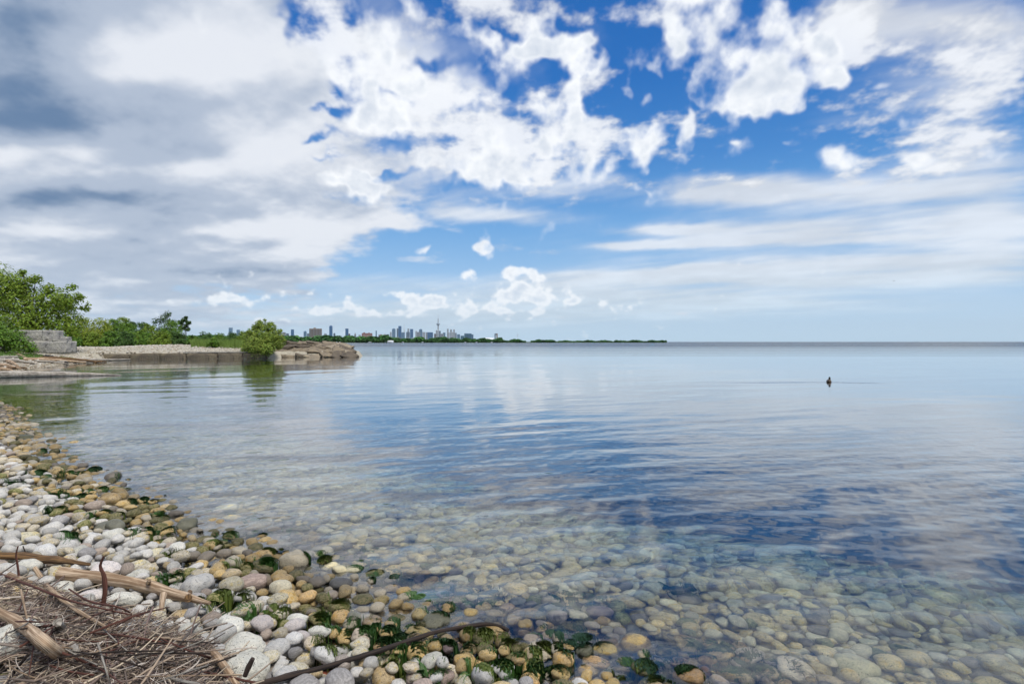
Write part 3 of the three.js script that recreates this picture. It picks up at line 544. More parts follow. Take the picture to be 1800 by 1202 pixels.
single('driftwood_branch', limb([[60, 998, 0.05], [75, 1020, 0.07], [92, 1040, 0.08], [130, 1070, 0.10], [190, 1105, 0.11]], [0.013, 0.014, 0.012, 0.010, 0.006], 20, 8, 0.2, 12), paleWood, 'thin tan bent branch crossing the straw heap', 'branch');
single('driftwood_branch', limb([[350, 1130, 0.03], [378, 1152, 0.04], [398, 1178, 0.03], [420, 1215, 0.03]], [0.010, 0.016, 0.018, 0.018], 14, 8, 0.25, 13), paleWood, 'pinkish peeled branch beside the large white cobble', 'branch');
single('upright_twig', tube([[180, 1068, 0], [184, 1068, 0.10], [181, 1068, 0.18], [175, 1068, 0.22], [181, 1068, 0.275]].map(([px, py, l]) => { const p = onHeap(180, py); return new THREE.Vector3(p.x + (px - 180) * 0.0028, p.y + l, p.z); }), [0.012, 0.011, 0.012, 0.008, 0.005], 16, 8, 0.25, 14), redWood, 'thick reddish twig standing upright beside the bleached log', 'twig');
single('upright_twig', tube([[0, 0], [-0.012, 0.09], [-0.02, 0.15], [-0.008, 0.20]].map(([x, y]) => { const p = onHeap(33, 1018); return new THREE.Vector3(p.x + x, p.y + y, p.z); }), [0.007, 0.006, 0.005, 0.004], 10, 7, 0.2, 15), redWood, 'thin brown twig poking up past the flat slab', 'twig');
single('upright_twig', tube([[0.03, 0], [0.02, 0.09], [0.0, 0.15], [-0.015, 0.19]].map(([x, y]) => { const p = onHeap(43, 1008); return new THREE.Vector3(p.x + x, p.y + y, p.z); }), [0.006, 0.006, 0.005, 0.003], 10, 7, 0.2, 16), darkWood, 'thin dark hooked twig poking up past the flat slab', 'twig');
single('long_twig', limb([[-20, 1002, 0.09], [60, 1032, 0.11], [120, 1055, 0.11], [180, 1070, 0.10], [245, 1084, 0.08]], [0.007, 0.007, 0.006, 0.005, 0.003], 24, 7, 0.15, 17), redWood, 'long straight red brown twig lying over the straw heap', 'twig');
single('long_twig', limb([[120, 1035, 0.06], [160, 1058, 0.10], [210, 1068, 0.10], [242, 1085, 0.07]], [0.004, 0.005, 0.005, 0.003], 18, 7, 0.15, 18), redWood, 'curved dark red twig arching over the straw heap', 'twig');
single('fallen_stick', over([[440, 1206], [500, 1190], [565, 1174], [640, 1152], [700, 1133], [760, 1112], [800, 1104], [850, 1097], [872, 1098], [893, 1108]], [0.013, 0.013, 0.012, 0.012, 0.012, 0.012, 0.011, 0.011, 0.012, 0.010], 50, 9, 0.35, 19), darkWood, 'long dark bark covered stick lying across the wet cobbles into the water', 'stick');
single('bark_stub', tube([[0, 0.0], [0.012, 0.03], [0.035, 0.075]].map(([x, y]) => { const p = onHeap(430, 1192); return new THREE.Vector3(p.x + x, p.y + y + 0.01, p.z); }), [0.010, 0.012, 0.009], 8, 8, 0.2, 20), darkWood, 'short dark bark stub leaning on the large white cobble', 'stick');
{
  const p = onHeap(566, 1212, 0.0), b = new RoundedBoxGeometry(0.125, 0.06, 0.10, 4, 0.014);
  const q = b.attributes.position; for (let i = 0; i < q.count; i++) { const x = q.getX(i), y = q.getY(i), z = q.getZ(i), k = 1 + 0.06 * noise3(x * 30, y * 30, z * 30); q.setXYZ(i, x * k, y * k, z * k); } b.computeVertexNormals();
  const m = single('worn_brick', b, new THREE.MeshStandardMaterial({ color: col(0.42, 0.12, 0.06), roughness: 0.5, map: chalk, bumpMap: grain, bumpScale: 0.004, name: 'red brick' }), 'wet orange red brick fragment among the white cobbles', 'brick');
  m.position.set(p.x, p.y + 0.03, p.z); m.rotation.set(0.1, 0.25, 0.06);
}
// straw and fine twigs: nobody could count them
{
  const r = rng(404), bend = [0.02, 0.06, 0.13].map((b, i) => tube([new THREE.Vector3(-0.5, 0, 0), new THREE.Vector3(-0.17, b * 0.5, b), new THREE.Vector3(0.2, 0, b * 0.6), new THREE.Vector3(0.5, b * 0.3, -b * 0.4)], [0.016, 0.017, 0.015, 0.008], 7, 5, 0.2, i + 3));
  const tones = [[0.28, 0.19, 0.11], [0.40, 0.30, 0.18], [0.16, 0.105, 0.065], [0.14, 0.08, 0.06], [0.21, 0.155, 0.11], [0.08, 0.056, 0.04], [0.44, 0.36, 0.28], [0.19, 0.12, 0.085], [0.12, 0.08, 0.055]];
  const strawMat = new THREE.MeshStandardMaterial({ color: 0xffffff, roughness: 0.8, name: 'straw' });
  const group = new THREE.Group(); group.name = 'straw_heap'; scene.add(group); stuff(group, 'heap of dry straw and fine brown twigs washed up on the cobbles', 'straw');
  const outline = [[-260, 1010], [60, 1020], [150, 1052], [235, 1078], [300, 1092], [350, 1118], [398, 1150], [412, 1215], [-260, 1230]];
  const within = (x, y) => { let c = false; for (let i = 0, j = outline.length - 1; i < outline.length; j = i++) { const [ax, ay] = outline[i], [bx, by] = outline[j]; if ((ay > y) !== (by > y) && x < (bx - ax) * (y - ay) / (by - ay) + ax) c = !c; } return c; };
  const lists = [[], [], []];
  while (lists[0].length + lists[1].length + lists[2].length < 9000) {
    const px = -250 + 670 * r(), py = 1005 + 220 * r(); if (!within(px, py)) continue;
    if (px < 60 && py > 1110 && r() < 0.75) continue;                      // cobbles show through there
    const core = smooth(1010, 1110, py) * smooth(420, 250, px), p = onHeap(px, py, 0.006 + 0.065 * core * r()), long = r() < 0.06;
    const L = long ? 0.20 + 0.22 * r() : 0.04 + 0.10 * r(), w = long ? 0.5 + 0.4 * r() : 0.7 + 1.1 * r() * r(), yaw = r() * TAU, tilt = (r() - 0.5) * (r() < 0.15 ? 1.3 : 0.5);
    const m = new THREE.Matrix4().compose(p, new THREE.Quaternion().setFromEuler(new THREE.Euler(r() * 0.4, yaw, tilt, 'YXZ')), new THREE.Vector3(L, L * w, L * w));
    // bends keep their share of the length
    lists[Math.floor(r() * 3)].push([m, tones[Math.floor(r() * tones.length)], 0.8 + 0.4 * r()]);
  }
  lists.forEach((list, k) => { const m = new THREE.InstancedMesh(bend[k], strawMat, list.length); m.name = 'straw'; m.userData.kind = 'stuff'; m.castShadow = m.receiveShadow = true; list.forEach(([q, c, v], i) => { m.setMatrixAt(i, q); { const g = (c[0] + c[1] + c[2]) / 3, k = 1.2 * v; m.setColorAt(i, col(mixN(c[0], g, 0.3) * k, mixN(c[1], g, 0.3) * k, mixN(c[2], g, 0.3) * k)); } }); group.add(m); });
  // twigs that can be told apart
  for (let i = 0; i < 60; i++) {
    const px = 10 + 370 * r(), py = 1060 + 130 * r(); if (!within(px, py)) continue; const L = 40 + 70 * r(), a = r() * TAU, l0 = 0.06 + 0.07 * r();
    const thick = r() * r(), dark = r() < 0.6;
    single('small_twig', limb([[px - Math.cos(a) * L, py - Math.sin(a) * L * 0.5, l0], [px, py + (r() - 0.5) * 12, l0 + 0.02 * r()], [px + Math.cos(a) * L, py + Math.sin(a) * L * 0.5, l0 - 0.02 + 0.04 * r()]], [0.0035 + 0.004 * thick, 0.003 + 0.0035 * thick, 0.002], 12, 6, 0.2, i), dark ? (i % 3 ? redWood : darkWood) : i % 2 ? paleWood : greyWood, `${thick > 0.3 ? 'thick' : 'slender'} ${L > 80 ? 'long' : 'short'} ${dark ? (i % 3 ? 'reddish brown' : 'dark') : i % 2 ? 'bleached' : 'grey'} twig tangled in the straw heap`, 'twig', `${thick > 0.3 ? 'thick' : 'slender'} ${L > 80 ? 'long' : 'short'} ${dark ? (i % 3 ? 'reddish brown' : 'dark') : i % 2 ? 'bleached' : 'grey'} twigs in the straw`);
  }
}

// ---------------------------------------------------------------- rough blocks: boulders, cut armour stone, concrete
function roughBlock(w, h, d, seed, round = 0.35, rough = 0.12, n = 7) {
  let g = new THREE.BoxGeometry(1, 1, 1, n, n, n); g.deleteAttribute('normal'); g.deleteAttribute('uv'); g = mergeVertices(g, 1e-4);
  const p = g.attributes.position, v = new THREE.Vector3();
  for (let i = 0; i < p.count; i++) {
    v.fromBufferAttribute(p, i); const q = 0.62 / Math.pow(Math.pow(Math.abs(v.x), 4) + Math.pow(Math.abs(v.y), 4) + Math.pow(Math.abs(v.z), 4), 0.25) * 0.92; v.multiplyScalar(mixN(1, q, round));
    const k = 1 + rough * (noise3(v.x * 2.2 + seed, v.y * 2.2, v.z * 2.2) * 1.3 + 0.6 * noise3(v.x * 5.5, v.y * 5.5 + seed, v.z * 5.5));
    p.setXYZ(i, v.x * k * w, v.y * k * h, v.z * k * d);
  }
  g.computeVertexNormals(); g = g.toNonIndexed(); const U = [], q = g.attributes.position, a = new THREE.Vector3(), b = new THREE.Vector3(), c = new THREE.Vector3(), m = new THREE.Vector3();
  for (let i = 0; i < q.count; i += 3) { a.fromBufferAttribute(q, i); b.fromBufferAttribute(q, i + 1); c.fromBufferAttribute(q, i + 2); m.copy(b).sub(a).cross(c.clone().sub(a)); const x = Math.abs(m.x), y = Math.abs(m.y), z = Math.abs(m.z); for (const t of [a, b, c]) U.push(...(y >= x && y >= z ? [t.x * 0.4 + seed, t.z * 0.4] : x >= z ? [t.z * 0.4 + seed, t.y * 0.4] : [t.x * 0.4 + seed, t.y * 0.4])); }
  g.setAttribute('uv', new THREE.Float32BufferAttribute(U, 2)); return g;
}
const rockTex = tex(512, (u, v, o) => { const m = tileNoise(u, v, 6, 6, 2.1), f = tileNoise(u, v, 40, 4, 8.1), c = smooth(0.28, 0.4, tileNoise(u, v, 13, 3, 5.5)), k = 0.72 + 0.22 * m + 0.16 * f - 0.28 * c; o[0] = k; o[1] = k * 0.975; o[2] = k * (0.93 - 0.06 * m); });
const rockBump = tex(512, (u, v, o) => { o[0] = o[1] = o[2] = 0.5 + 0.35 * tileNoise(u, v, 14, 5, 2.6) + 0.25 * tileNoise(u, v, 50, 3, 1.4); }, false);
const rockMat = (c, name) => new THREE.MeshStandardMaterial({ map: rockTex, color: col(...c), roughness: 0.9, bumpMap: rockBump, bumpScale: 0.09, name });
const tanRocks = [[0.46, 0.385, 0.285], [0.37, 0.31, 0.235], [0.56, 0.485, 0.38], [0.25, 0.21, 0.165]].map((c) => rockMat(c, 'tan rock')), greyStone = rockMat([0.76, 0.76, 0.75], 'grey cut stone'), concrete = rockMat([0.31, 0.265, 0.20], 'stained concrete'), paleConcrete = rockMat([0.62, 0.60, 0.56], 'pale concrete');

{ // sea wall of big concrete blocks
  const A = new THREE.Vector3(-37.2, 0, -51.7), B = new THREE.Vector3(-24.0, 0, -55.7), dir = B.clone().sub(A), len = dir.length(); dir.normalize();
  const w = thing('seawall', 'low wall of stained concrete blocks along the water below the gravel bank', 'wall', A, Math.atan2(-dir.z, dir.x)), r = rng(12); let x = 0, k = 0;
  while (x < len) { const l = Math.min(len - x, 1.9 + 0.8 * r()); const g = roughBlock(l - 0.05, 1.7, 1.15, 3.1 * ++k, 0.12, 0.05, 8), b = part(k > 1 ? `block_${String(k - 1).padStart(3, '0')}` : 'block', g, concrete, w); b.position.set(x + l / 2, -0.33 + 0.07 * (r() - 0.5), -0.45 + 0.12 * (r() - 0.5)); b.rotation.set((r() - 0.5) * 0.05, (r() - 0.5) * 0.04, (r() - 0.5) * 0.03); x += l; if (l < 0.6) break; }
  const cap = part('cap_slab', roughBlock(6.2, 0.14, 1.5, 7.7, 0.05, 0.03, 6), paleConcrete, w); cap.position.set(len - 4.2, 0.60, -0.75);
}
// cut stones piled by the trees
for (const [px0, px1, y0, y1, d, dep, seed, label] of [[62, 121, 600, 620, 46, 1.6, 3, 'long grey cut stone block at the bottom of the pile'], [26, 83, 581, 600, 46.6, 1.5, 5, 'long grey cut stone block lying on top of the pile'], [82.5, 102, 581, 600, 46.3, 1.4, 8, 'squarish pale cut stone block on top of the pile'], [98, 119, 592, 600, 45.9, 1.0, 11, 'small flat cut stone slab lodged on the lower block']]) {
  const W = (px1 - px0) * d / FOCAL, H = (y1 - y0) * d / FOCAL, p = off((px0 + px1) / 2, d, hOf((y0 + y1) / 2, d));
  const m = single('cut_stone', roughBlock(W, H * 1.03, dep, seed, 0.10, 0.05, 9), greyStone, label, 'stone block', 'cut stones piled by the trees'); m.position.copy(p); m.rotation.y = 0.12 + 0.02 * seed;
}
// the rocky spit
{
  const r = rng(88), crest = (px) => px < 500 ? 1.35 : px < 590 ? mixN(1.45, 1.4, (px - 500) / 90) : px < 642 ? mixN(1.3, 0.02, (px - 590) / 52) : 0.05; let n = 0;
  const words = ['broad tan slab', 'weathered brown slab', 'pale tan boulder', 'dark brown boulder'];
  for (const [row, d, f, step] of [[0, 59.6, 0.12, 20], [1, 60.6, 0.42, 19], [2, 61.9, 0.72, 19], [3, 63.2, 0.98, 18], [4, 65, 0.8, 26]]) for (let px = 488 + 7 * (row % 2) + (row === 4 ? 20 : 0); px < 638 - row * 9; px += step * (0.85 + 0.4 * r())) {
    const top = crest(px) * f + 0.10, w = (1.0 + 1.1 * r()) * (px > 600 ? 1.15 : 1), h = 0.34 + 0.3 * r(), dep = 1.0 + 0.7 * r(), k = Math.floor(r() * 4), p = off(px, d + (r() - 0.5) * 0.5, top - h * 0.32);
    const m = single('spit_rock', roughBlock(w, h, dep, 10 + n * 1.7, 0.2, 0.2, 5), tanRocks[k], `${words[k]} ${row === 0 ? 'at the waterline' : row < 3 ? 'on the flank' : 'on the crest'} of the rocky spit`, 'rock', `${words[k]}s of the rocky spit`); n++;
    m.position.copy(p); m.rotation.set(0.22 + (r() - 0.5) * 0.4, (r() - 0.5) * 1.4, (px > 590 ? -0.28 : 0) + (r() - 0.5) * 0.35, 'YXZ');
  }
}
// small stones of the far beach and gravel bank
{
  const r = rng(66), list = []; let guard = 0;
  while (list.length < 9000 && guard++ < 90000) {
    const x = -62 + 40 * r(), d = 22 + 52 * r(), s = inland(x, d); if (s < -0.6 || s > 13) continue;
    if (x > -26 && d > 56) continue;
    const a = 0.05 + 0.09 * r() * r() + 0.02 * r(), v = 0.8 + 0.4 * r(), c = s < 0.7 ? col(0.36 * v, 0.31 * v, 0.24 * v) : r() < 0.7 ? col(0.60 * v, 0.57 * v, 0.52 * v) : col(0.46 * v, 0.40 * v, 0.33 * v);
    list.push([new THREE.Matrix4().compose(new THREE.Vector3(x, groundAt(x, d, s) + a * 0.2, -d), new THREE.Quaternion().setFromEuler(new THREE.Euler(r() * 0.6, r() * TAU, r() * 0.6)), new THREE.Vector3(a, a * 0.6, a * 0.8)), c]);
  }
  const m = new THREE.InstancedMesh(stoneShape(5, 2, 1), SKINS[0], list.length); m.name = 'gravel_bank_stones'; list.forEach(([q, c], i) => { m.setMatrixAt(i, q); m.setColorAt(i, c); }); m.castShadow = m.receiveShadow = true; scene.add(m); stuff(m, 'small pale stones covering the far beach and gravel bank', 'stones');
}
// driftwood on the far beach
{
  const gAt = (px, d, l) => { const p = off(px, d); p.y = Math.max(groundAt(p.x, d), -0.02) + l; return p; };
  single('floating_log', tube([[-40, 25.2, 0.10], [20, 25.6, 0.12], [80, 26.2, 0.10], [140, 26.8, 0.05], [212, 27.2, 0.02]].map(([px, d, l]) => off(px, d, l)), [0.17, 0.17, 0.14, 0.11, 0.02], 30, 10, 0.15, 2), greyWood, 'long tapering grey log lying half in the water off the far beach', 'log');
  const logs = [[-10, 36, 60, 37.5, 0.13, 'thick'], [40, 40, 150, 42.5, 0.12, 'long'], [70, 43, 178, 43.6, 0.11, 'long'], [100, 41, 170, 44.5, 0.08, 'slender'], [-10, 33.5, 35, 32.5, 0.10, 'slender'], [8, 31.5, 46, 33.6, 0.09, 'slender'], [-5, 39, 50, 42, 0.10, 'thick'], [25, 44, 52, 40.5, 0.09, 'crooked'], [-10, 43.5, 40, 44.5, 0.09, 'slender'], [150, 46, 228, 50.3, 0.10, 'long'], [12, 36.5, 30, 34.2, 0.12, 'crooked'], [165, 43.2, 186, 44.8, 0.08, 'short'], [60, 39.4, 120, 39.9, 0.08, 'slender'], [-20, 30, 22, 30.4, 0.10, 'thick']];
  const r = rng(21), tones = [greyWood, paleWood, brownWood];
  logs.forEach(([a, d0, b, d1, R, w], i) => {
    const m = (a + b) / 2 + (r() - 0.5) * 8, k = i % 3; single('beach_log', tube([gAt(a, d0, R * 0.9), gAt(m, (d0 + d1) / 2, R * (1 + r())), gAt(b, d1, R * 0.8)], [R, R * 0.9, R * 0.45], 14, 8, 0.3, i * 2.3), tones[k], `${w} ${['grey', 'bleached', 'brown'][k]} driftwood log stranded on the far beach`, 'log', `${w} ${['grey', 'bleached', 'brown'][k]} logs on the far beach`);
  });
  single('stump_post', tube([gAt(114, 40.3, -0.4), gAt(115, 40.3, 0.1), gAt(116, 40.3, 0.22)], [0.16, 0.15, 0.12], 6, 8, 0.25, 6), darkWood, 'dark rotten stump at the edge of the far beach', 'stump');
}

// ---------------------------------------------------------------- trees, shrubs and grass
const leafMat = (c, name) => new THREE.MeshPhysicalMaterial({ color: col(...c), roughness: 0.75, transmission: 0.35, thickness: 0, vertexColors: true, side: THREE.DoubleSide, specularIntensity: 0.5, name });
// leaves spread through lobes; each a small folded blade with its own tint
function leaves(lobes, count, len, wid, seed, { up = 0.4, gaps = 0.1, clump = 0.5 } = {}) {
  const r = rng(seed), P = [], N = [], I = [], C = [], total = lobes.reduce((s, l) => s + l[3] * l[3], 0), v = new THREE.Vector3(), n = new THREE.Vector3(), t = new THREE.Vector3(), b = new THREE.Vector3(), c = new THREE.Vector3();
  for (const [lx, ly, lz, R, sy = 0.85] of lobes) {
    const want = Math.round(count * R * R / total);
    for (let i = 0; i < want; i++) {
      const z = r() * 2 - 1, a = r() * TAU, q = Math.sqrt(1 - z * z), rad = R * Math.pow(r(), 0.42); v.set(q * Math.cos(a), z, q * Math.sin(a));
      const edgeN = 1 + 0.32 * noise3(v.x * 2.4 + seed, v.y * 2.4 + lx, v.z * 2.4) + 0.16 * noise3(v.x * 6, v.y * 6 + seed, v.z * 6);
      c.set(lx + v.x * rad * edgeN, ly + v.y * rad * sy * edgeN, lz + v.z * rad * edgeN);
      if (noise3(c.x * clump * 2.2 + seed, c.y * clump * 2.2, c.z * clump * 2.2) < -0.22 + gaps) continue;
      n.set(r() - 0.5, r() - 0.5 + up, r() - 0.5).addScaledVector(v, 0.5).normalize(); t.set(r() - 0.5, r() - 0.5, r() - 0.5).cross(n).normalize(); b.crossVectors(n, t);
      const L = len * (0.65 + 0.7 * r()), W = wid * (0.65 + 0.7 * r()), o = P.length / 3, tint = 0.72 + 0.5 * r(), warm = 0.9 + 0.3 * r();
      P.push(c.x - t.x * L, c.y - t.y * L, c.z - t.z * L, c.x + b.x * W, c.y + b.y * W + W * 0.2, c.z + b.z * W, c.x + t.x * L, c.y + t.y * L - L * 0.12, c.z + t.z * L, c.x - b.x * W, c.y - b.y * W + W * 0.2, c.z - b.z * W);
      for (let k = 0; k < 4; k++) { N.push(n.x, n.y, n.z); C.push(tint * warm, tint, tint * 0.9); }
      I.push(o, o + 2, o + 1, o, o + 3, o + 2);
    }
  }
  return geom(P, N, null, I, C);
}
const barkMat = wood([0.20, 0.17, 0.13], [0.42, 0.37, 0.30], 6.6, 'bark');
const GREEN = { elm: leafMat([0.185, 0.285, 0.022], 'tree leaf'), dark: leafMat([0.065, 0.145, 0.022], 'dark leaf'), lime: leafMat([0.25, 0.32, 0.025], 'yellow green leaf'), willow: leafMat([0.25, 0.345, 0.055], 'willow leaf'), poplar: leafMat([0.065, 0.135, 0.032], 'poplar leaf'), bush: leafMat([0.125, 0.25, 0.022], 'bush leaf') };
const pxLobe = (px, py, rpx, d, dz = 0) => { const p = off(px, d, hOf(py, d)); return [p.x, p.y, p.z + dz, rpx * d / FOCAL]; };
function plant(name, label, category, group, foot, lobes, count, len, wid, mat, seed, opt = {}) {
  const g = thing(name, label, category, foot, 0, group), rel = lobes.map(([x, y, z, R, s]) => [x - foot.x, y - foot.y, z - foot.z, R, s]);
  part(name.includes('tree') ? 'crown' : 'foliage', leaves(rel, count, len, wid, seed, opt), mat, g);
  const r = rng(seed), tr = opt.trunk ?? 0.06, lead = rel.reduce((a, b) => b[1] > a[1] ? b : a);
  part(name.includes('tree') ? 'trunk' : 'stem', tube([new THREE.Vector3(0, -0.15, 0), new THREE.Vector3(lead[0] * 0.15, lead[1] * 0.35, lead[2] * 0.15), new THREE.Vector3(lead[0] * 0.6, lead[1] * 0.7, lead[2] * 0.6), new THREE.Vector3(lead[0], lead[1], lead[2])], [tr, tr * 0.8, tr * 0.5, tr * 0.15], 10, 7, 0.2, seed), barkMat, g);
  rel.slice(0, opt.limbs ?? 4).forEach((l, i) => { if (l === lead) return; const y0 = Math.min(l[1] * 0.5, lead[1] * 0.4); part(name.includes('tree') ? 'limb' : 'stem', tube([new THREE.Vector3(lead[0] * 0.1, y0 * 0.6, lead[2] * 0.1), new THREE.Vector3(l[0] * 0.5, mixN(y0, l[1], 0.5), l[2] * 0.5), new THREE.Vector3(l[0], l[1], l[2])], [tr * 0.6, tr * 0.4, tr * 0.1], 8, 6, 0.2, seed + i), barkMat, g); });
  return g;
}
const foot = (px, d) => { const p = off(px, d); p.y = groundAt(p.x, d); return p; };
{
  const D = 51, L = (px, py, r, dz = 0) => pxLobe(px, py, r, D, dz);
  plant('broad_tree', 'broad leafy tree with an uneven crown behind the piled cut stones', 'tree', null, foot(52, D),
    [L(60, 548, 46), L(20, 520, 40), L(-45, 505, 60, -1), L(95, 528, 30), L(128, 530, 22, 0.5), L(147, 522, 9, 0.5), L(62, 490, 12), L(30, 500, 26), L(112, 565, 34), L(60, 580, 42, 1), L(5, 575, 52, 1), L(132, 580, 20, 0.5), L(-70, 560, 70), L(85, 510, 16), L(150, 540, 10), L(-10, 486, 20), L(125, 505, 9), L(40, 478, 7)], 40000, 0.115, 0.065, GREEN.elm, 3, { trunk: 0.2, limbs: 10, gaps: 0.03, clump: 0.8 });
  const E = 44; plant('low_shrub', 'dense dark low shrub spilling down the bank beside the cut stones', 'shrub', null, foot(8, E), [pxLobe(5, 600, 34, E), pxLobe(34, 606, 22, E), pxLobe(-35, 592, 46, E), pxLobe(54, 613, 11, E), pxLobe(20, 588, 16, E), pxLobe(-10, 580, 26, E)], 9000, 0.09, 0.05, GREEN.bush, 4, { trunk: 0.05 });
}
// the thicket behind the gravel bank
const thicket = [[146, 578, 26, 76, 'lime', 'yellow green leafy shrub beside the broad tree'], [178, 577, 22, 82, 'lime', 'tall yellow green shrub in the thicket'], [199, 572, 14, 96, 'bush', 'small rounded tree top in the thicket'], [216, 571, 17, 98, 'elm', 'full rounded tree rising from the thicket'], [232, 572, 8, 99, 'poplar', 'narrow tree beside the full rounded tree'], [224, 584, 22, 80, 'bush', 'dark green shrub in the middle of the thicket'], [250, 580, 18, 90, 'dark', 'dark dense shrub under the tall sparse tree'], [262, 586, 20, 78, 'elm', 'bright green shrub below the tall sparse tree'], [302, 578, 20, 86, 'bush', 'tall bushy shrub between the two sparse trees'],
  [130, 597, 16, 70, 'bush', 'low shrub beside the cut stone pile'], [160, 597, 17, 71, 'elm', 'low shrub along the gravel bank below the yellow green shrubs'], [192, 596, 18, 72, 'bush', 'low round shrub along the gravel bank'], [222, 597, 17, 71, 'dark', 'low dark shrub along the gravel bank'], [252, 597, 18, 72, 'bush', 'low spreading shrub along the gravel bank'], [284, 596, 18, 71, 'elm', 'low bright shrub along the gravel bank'], [314, 597, 16, 72, 'dark', 'low dark shrub below the narrow sparse tree'], [338, 600, 13, 74, 'bush', 'small low shrub at the end of the thicket'],
  [360, 596, 16, 100, 'dark', 'distant dark shrub beyond the grassy end of the bank'], [385, 596, 14, 110, 'bush', 'distant low shrub beyond the tall grass'], [408, 596, 15, 105, 'dark', 'distant dark shrub behind the tall grass'], [428, 594, 15, 95, 'elm', 'distant shrub showing behind the willow']];
thicket.forEach(([px, py, r, d, k, label], i) => { const tree = label.includes('tree ') && (label.startsWith('full') || label.startsWith('narrow') || label.startsWith('small rounded')); plant(tree ? 'thicket_tree' : 'thicket_shrub', label, tree ? 'tree' : 'shrub', 'thicket behind the gravel bank', foot(px, d), [pxLobe(px, py, r * 0.8, d), pxLobe(px - r * 0.55, py + r * 0.3, r * 0.6, d, 0.4), pxLobe(px + r * 0.5, py + r * 0.28, r * 0.62, d, 0.5), pxLobe(px + r * 0.1, py + r * 0.6, r * 0.75, d, 0.6), pxLobe(px - r * 0.2, py - r * 0.55, r * 0.4, d), pxLobe(px + r * 0.3, py - r * 0.45, r * 0.38, d)], 3600, 0.11, 0.062, GREEN[k], 100 + i, { trunk: 0.08, gaps: 0.0, clump: 0.7, limbs: 3 }); });
for (const [px, top, w, d, label, seed] of [[288, 547, 22, 100, 'tall sparse dark tree with gaps in its crown above the thicket', 61], [323, 556, 12, 102, 'slender sparse dark tree at the end of the thicket', 62]])
  plant('sparse_tree', label, 'tree', null, foot(px, d), [pxLobe(px, top + w * 0.6, w * 0.5, d), pxLobe(px - w * 0.55, top + w * 0.85, w * 0.42, d), pxLobe(px + w * 0.6, top + w * 0.95, w * 0.42, d), pxLobe(px, top + w * 1.5, w * 0.6, d), pxLobe(px - w * 0.4, top + w * 1.7, w * 0.4, d), pxLobe(px + w * 0.3, top + w * 0.2, w * 0.3, d), pxLobe(px + w * 0.5, top + w * 1.9, w * 0.4, d)], 2600, 0.15, 0.085, GREEN.poplar, seed, { trunk: 0.13, gaps: 0.16, clump: 0.9, limbs: 6 });
{ // the willow on the end of the wall, and the round bush behind the slab
  const D = 56.8, L = (px, py, r, dz = 0) => pxLobe(px, py, r, D, dz);
  plant('willow_shrub', 'big rounded willow shrub growing at the water on the end of the wall', 'shrub', null, off(464, D, 0.55), [L(462, 596, 27), L(446, 590, 17), L(480, 592, 18), L(455, 574, 12), L(474, 576, 12), L(440, 604, 15), L(488, 604, 13), L(462, 609, 26, 0.9), L(448, 613, 14, 1.2), L(478, 613, 14, 1.2), L(455, 567, 6), L(475, 569, 6), L(437, 585, 6), L(492, 583, 6), L(432, 596, 6), L(466, 562, 4), L(498, 598, 5), L(447, 576, 6)], 21000, 0.13, 0.03, GREEN.willow, 9, { up: 0.25, trunk: 0.07, limbs: 9, gaps: 0.02, clump: 1.1 });
  const F = 58.5; plant('round_bush', 'small rounded green bush on the slab beside the tall grass', 'shrub', null, foot(373, F), [pxLobe(373, 602, 8.5, F), pxLobe(368, 605, 6, F), pxLobe(379, 605, 6.5, F), pxLobe(374, 596, 5, F)], 2600, 0.09, 0.04, GREEN.bush, 17, { trunk: 0.04 });
}
// grass: tall and bright on the end of the bank, short by the cut stones
{
  const blade = geom([-0.5, 0, 0, 0.5, 0, 0, 0.3, 0.55, 0.12, -0.3, 0.55, 0.12, 0.05, 1, 0.4], null, null, [0, 1, 2, 0, 2, 3, 3, 2, 4]), r = rng(17), list = [];
  const sow = (n, px0, px1, d0, d1, h, c) => { for (let i = 0; i < n; i++) { const px = mixN(px0, px1, r()), d = mixN(d0, d1, r()), p = off(px, d); p.y = groundAt(p.x, d) - 0.02; if (noise3(p.x * 0.9, 2, d * 0.9) < -0.25) continue; const H = h * (0.5 + 0.8 * r()), v = 0.7 + 0.6 * r(); list.push([new THREE.Matrix4().compose(p, new THREE.Quaternion().setFromEuler(new THREE.Euler((r() - 0.5) * 0.5, r() * TAU, (r() - 0.5) * 0.5)), new THREE.Vector3(0.025, H, H * 0.6)), col(c[0] * v, c[1] * v, c[2] * v)]); } };
  sow(6500, 335, 440, 58.5, 66, 0.75, [0.14, 0.22, 0.03]); sow(3500, -40, 75, 40.5, 45, 0.3, [0.09, 0.18, 0.02]); sow(1200, 104, 132, 43.5, 46, 0.22, [0.15, 0.2, 0.04]); sow(1500, 490, 540, 63.5, 66, 0.3, [0.16, 0.18, 0.06]);
  const m = new THREE.InstancedMesh(blade, new THREE.MeshStandardMaterial({ roughness: 0.7, side: THREE.DoubleSide, name: 'grass' }), list.length); m.name = 'shore_grass'; list.forEach(([q, c], i) => { m.setMatrixAt(i, q); m.setColorAt(i, c); }); m.castShadow = m.receiveShadow = true; scene.add(m); stuff(m, 'bright green grass growing in patches along the bank', 'grass');
}

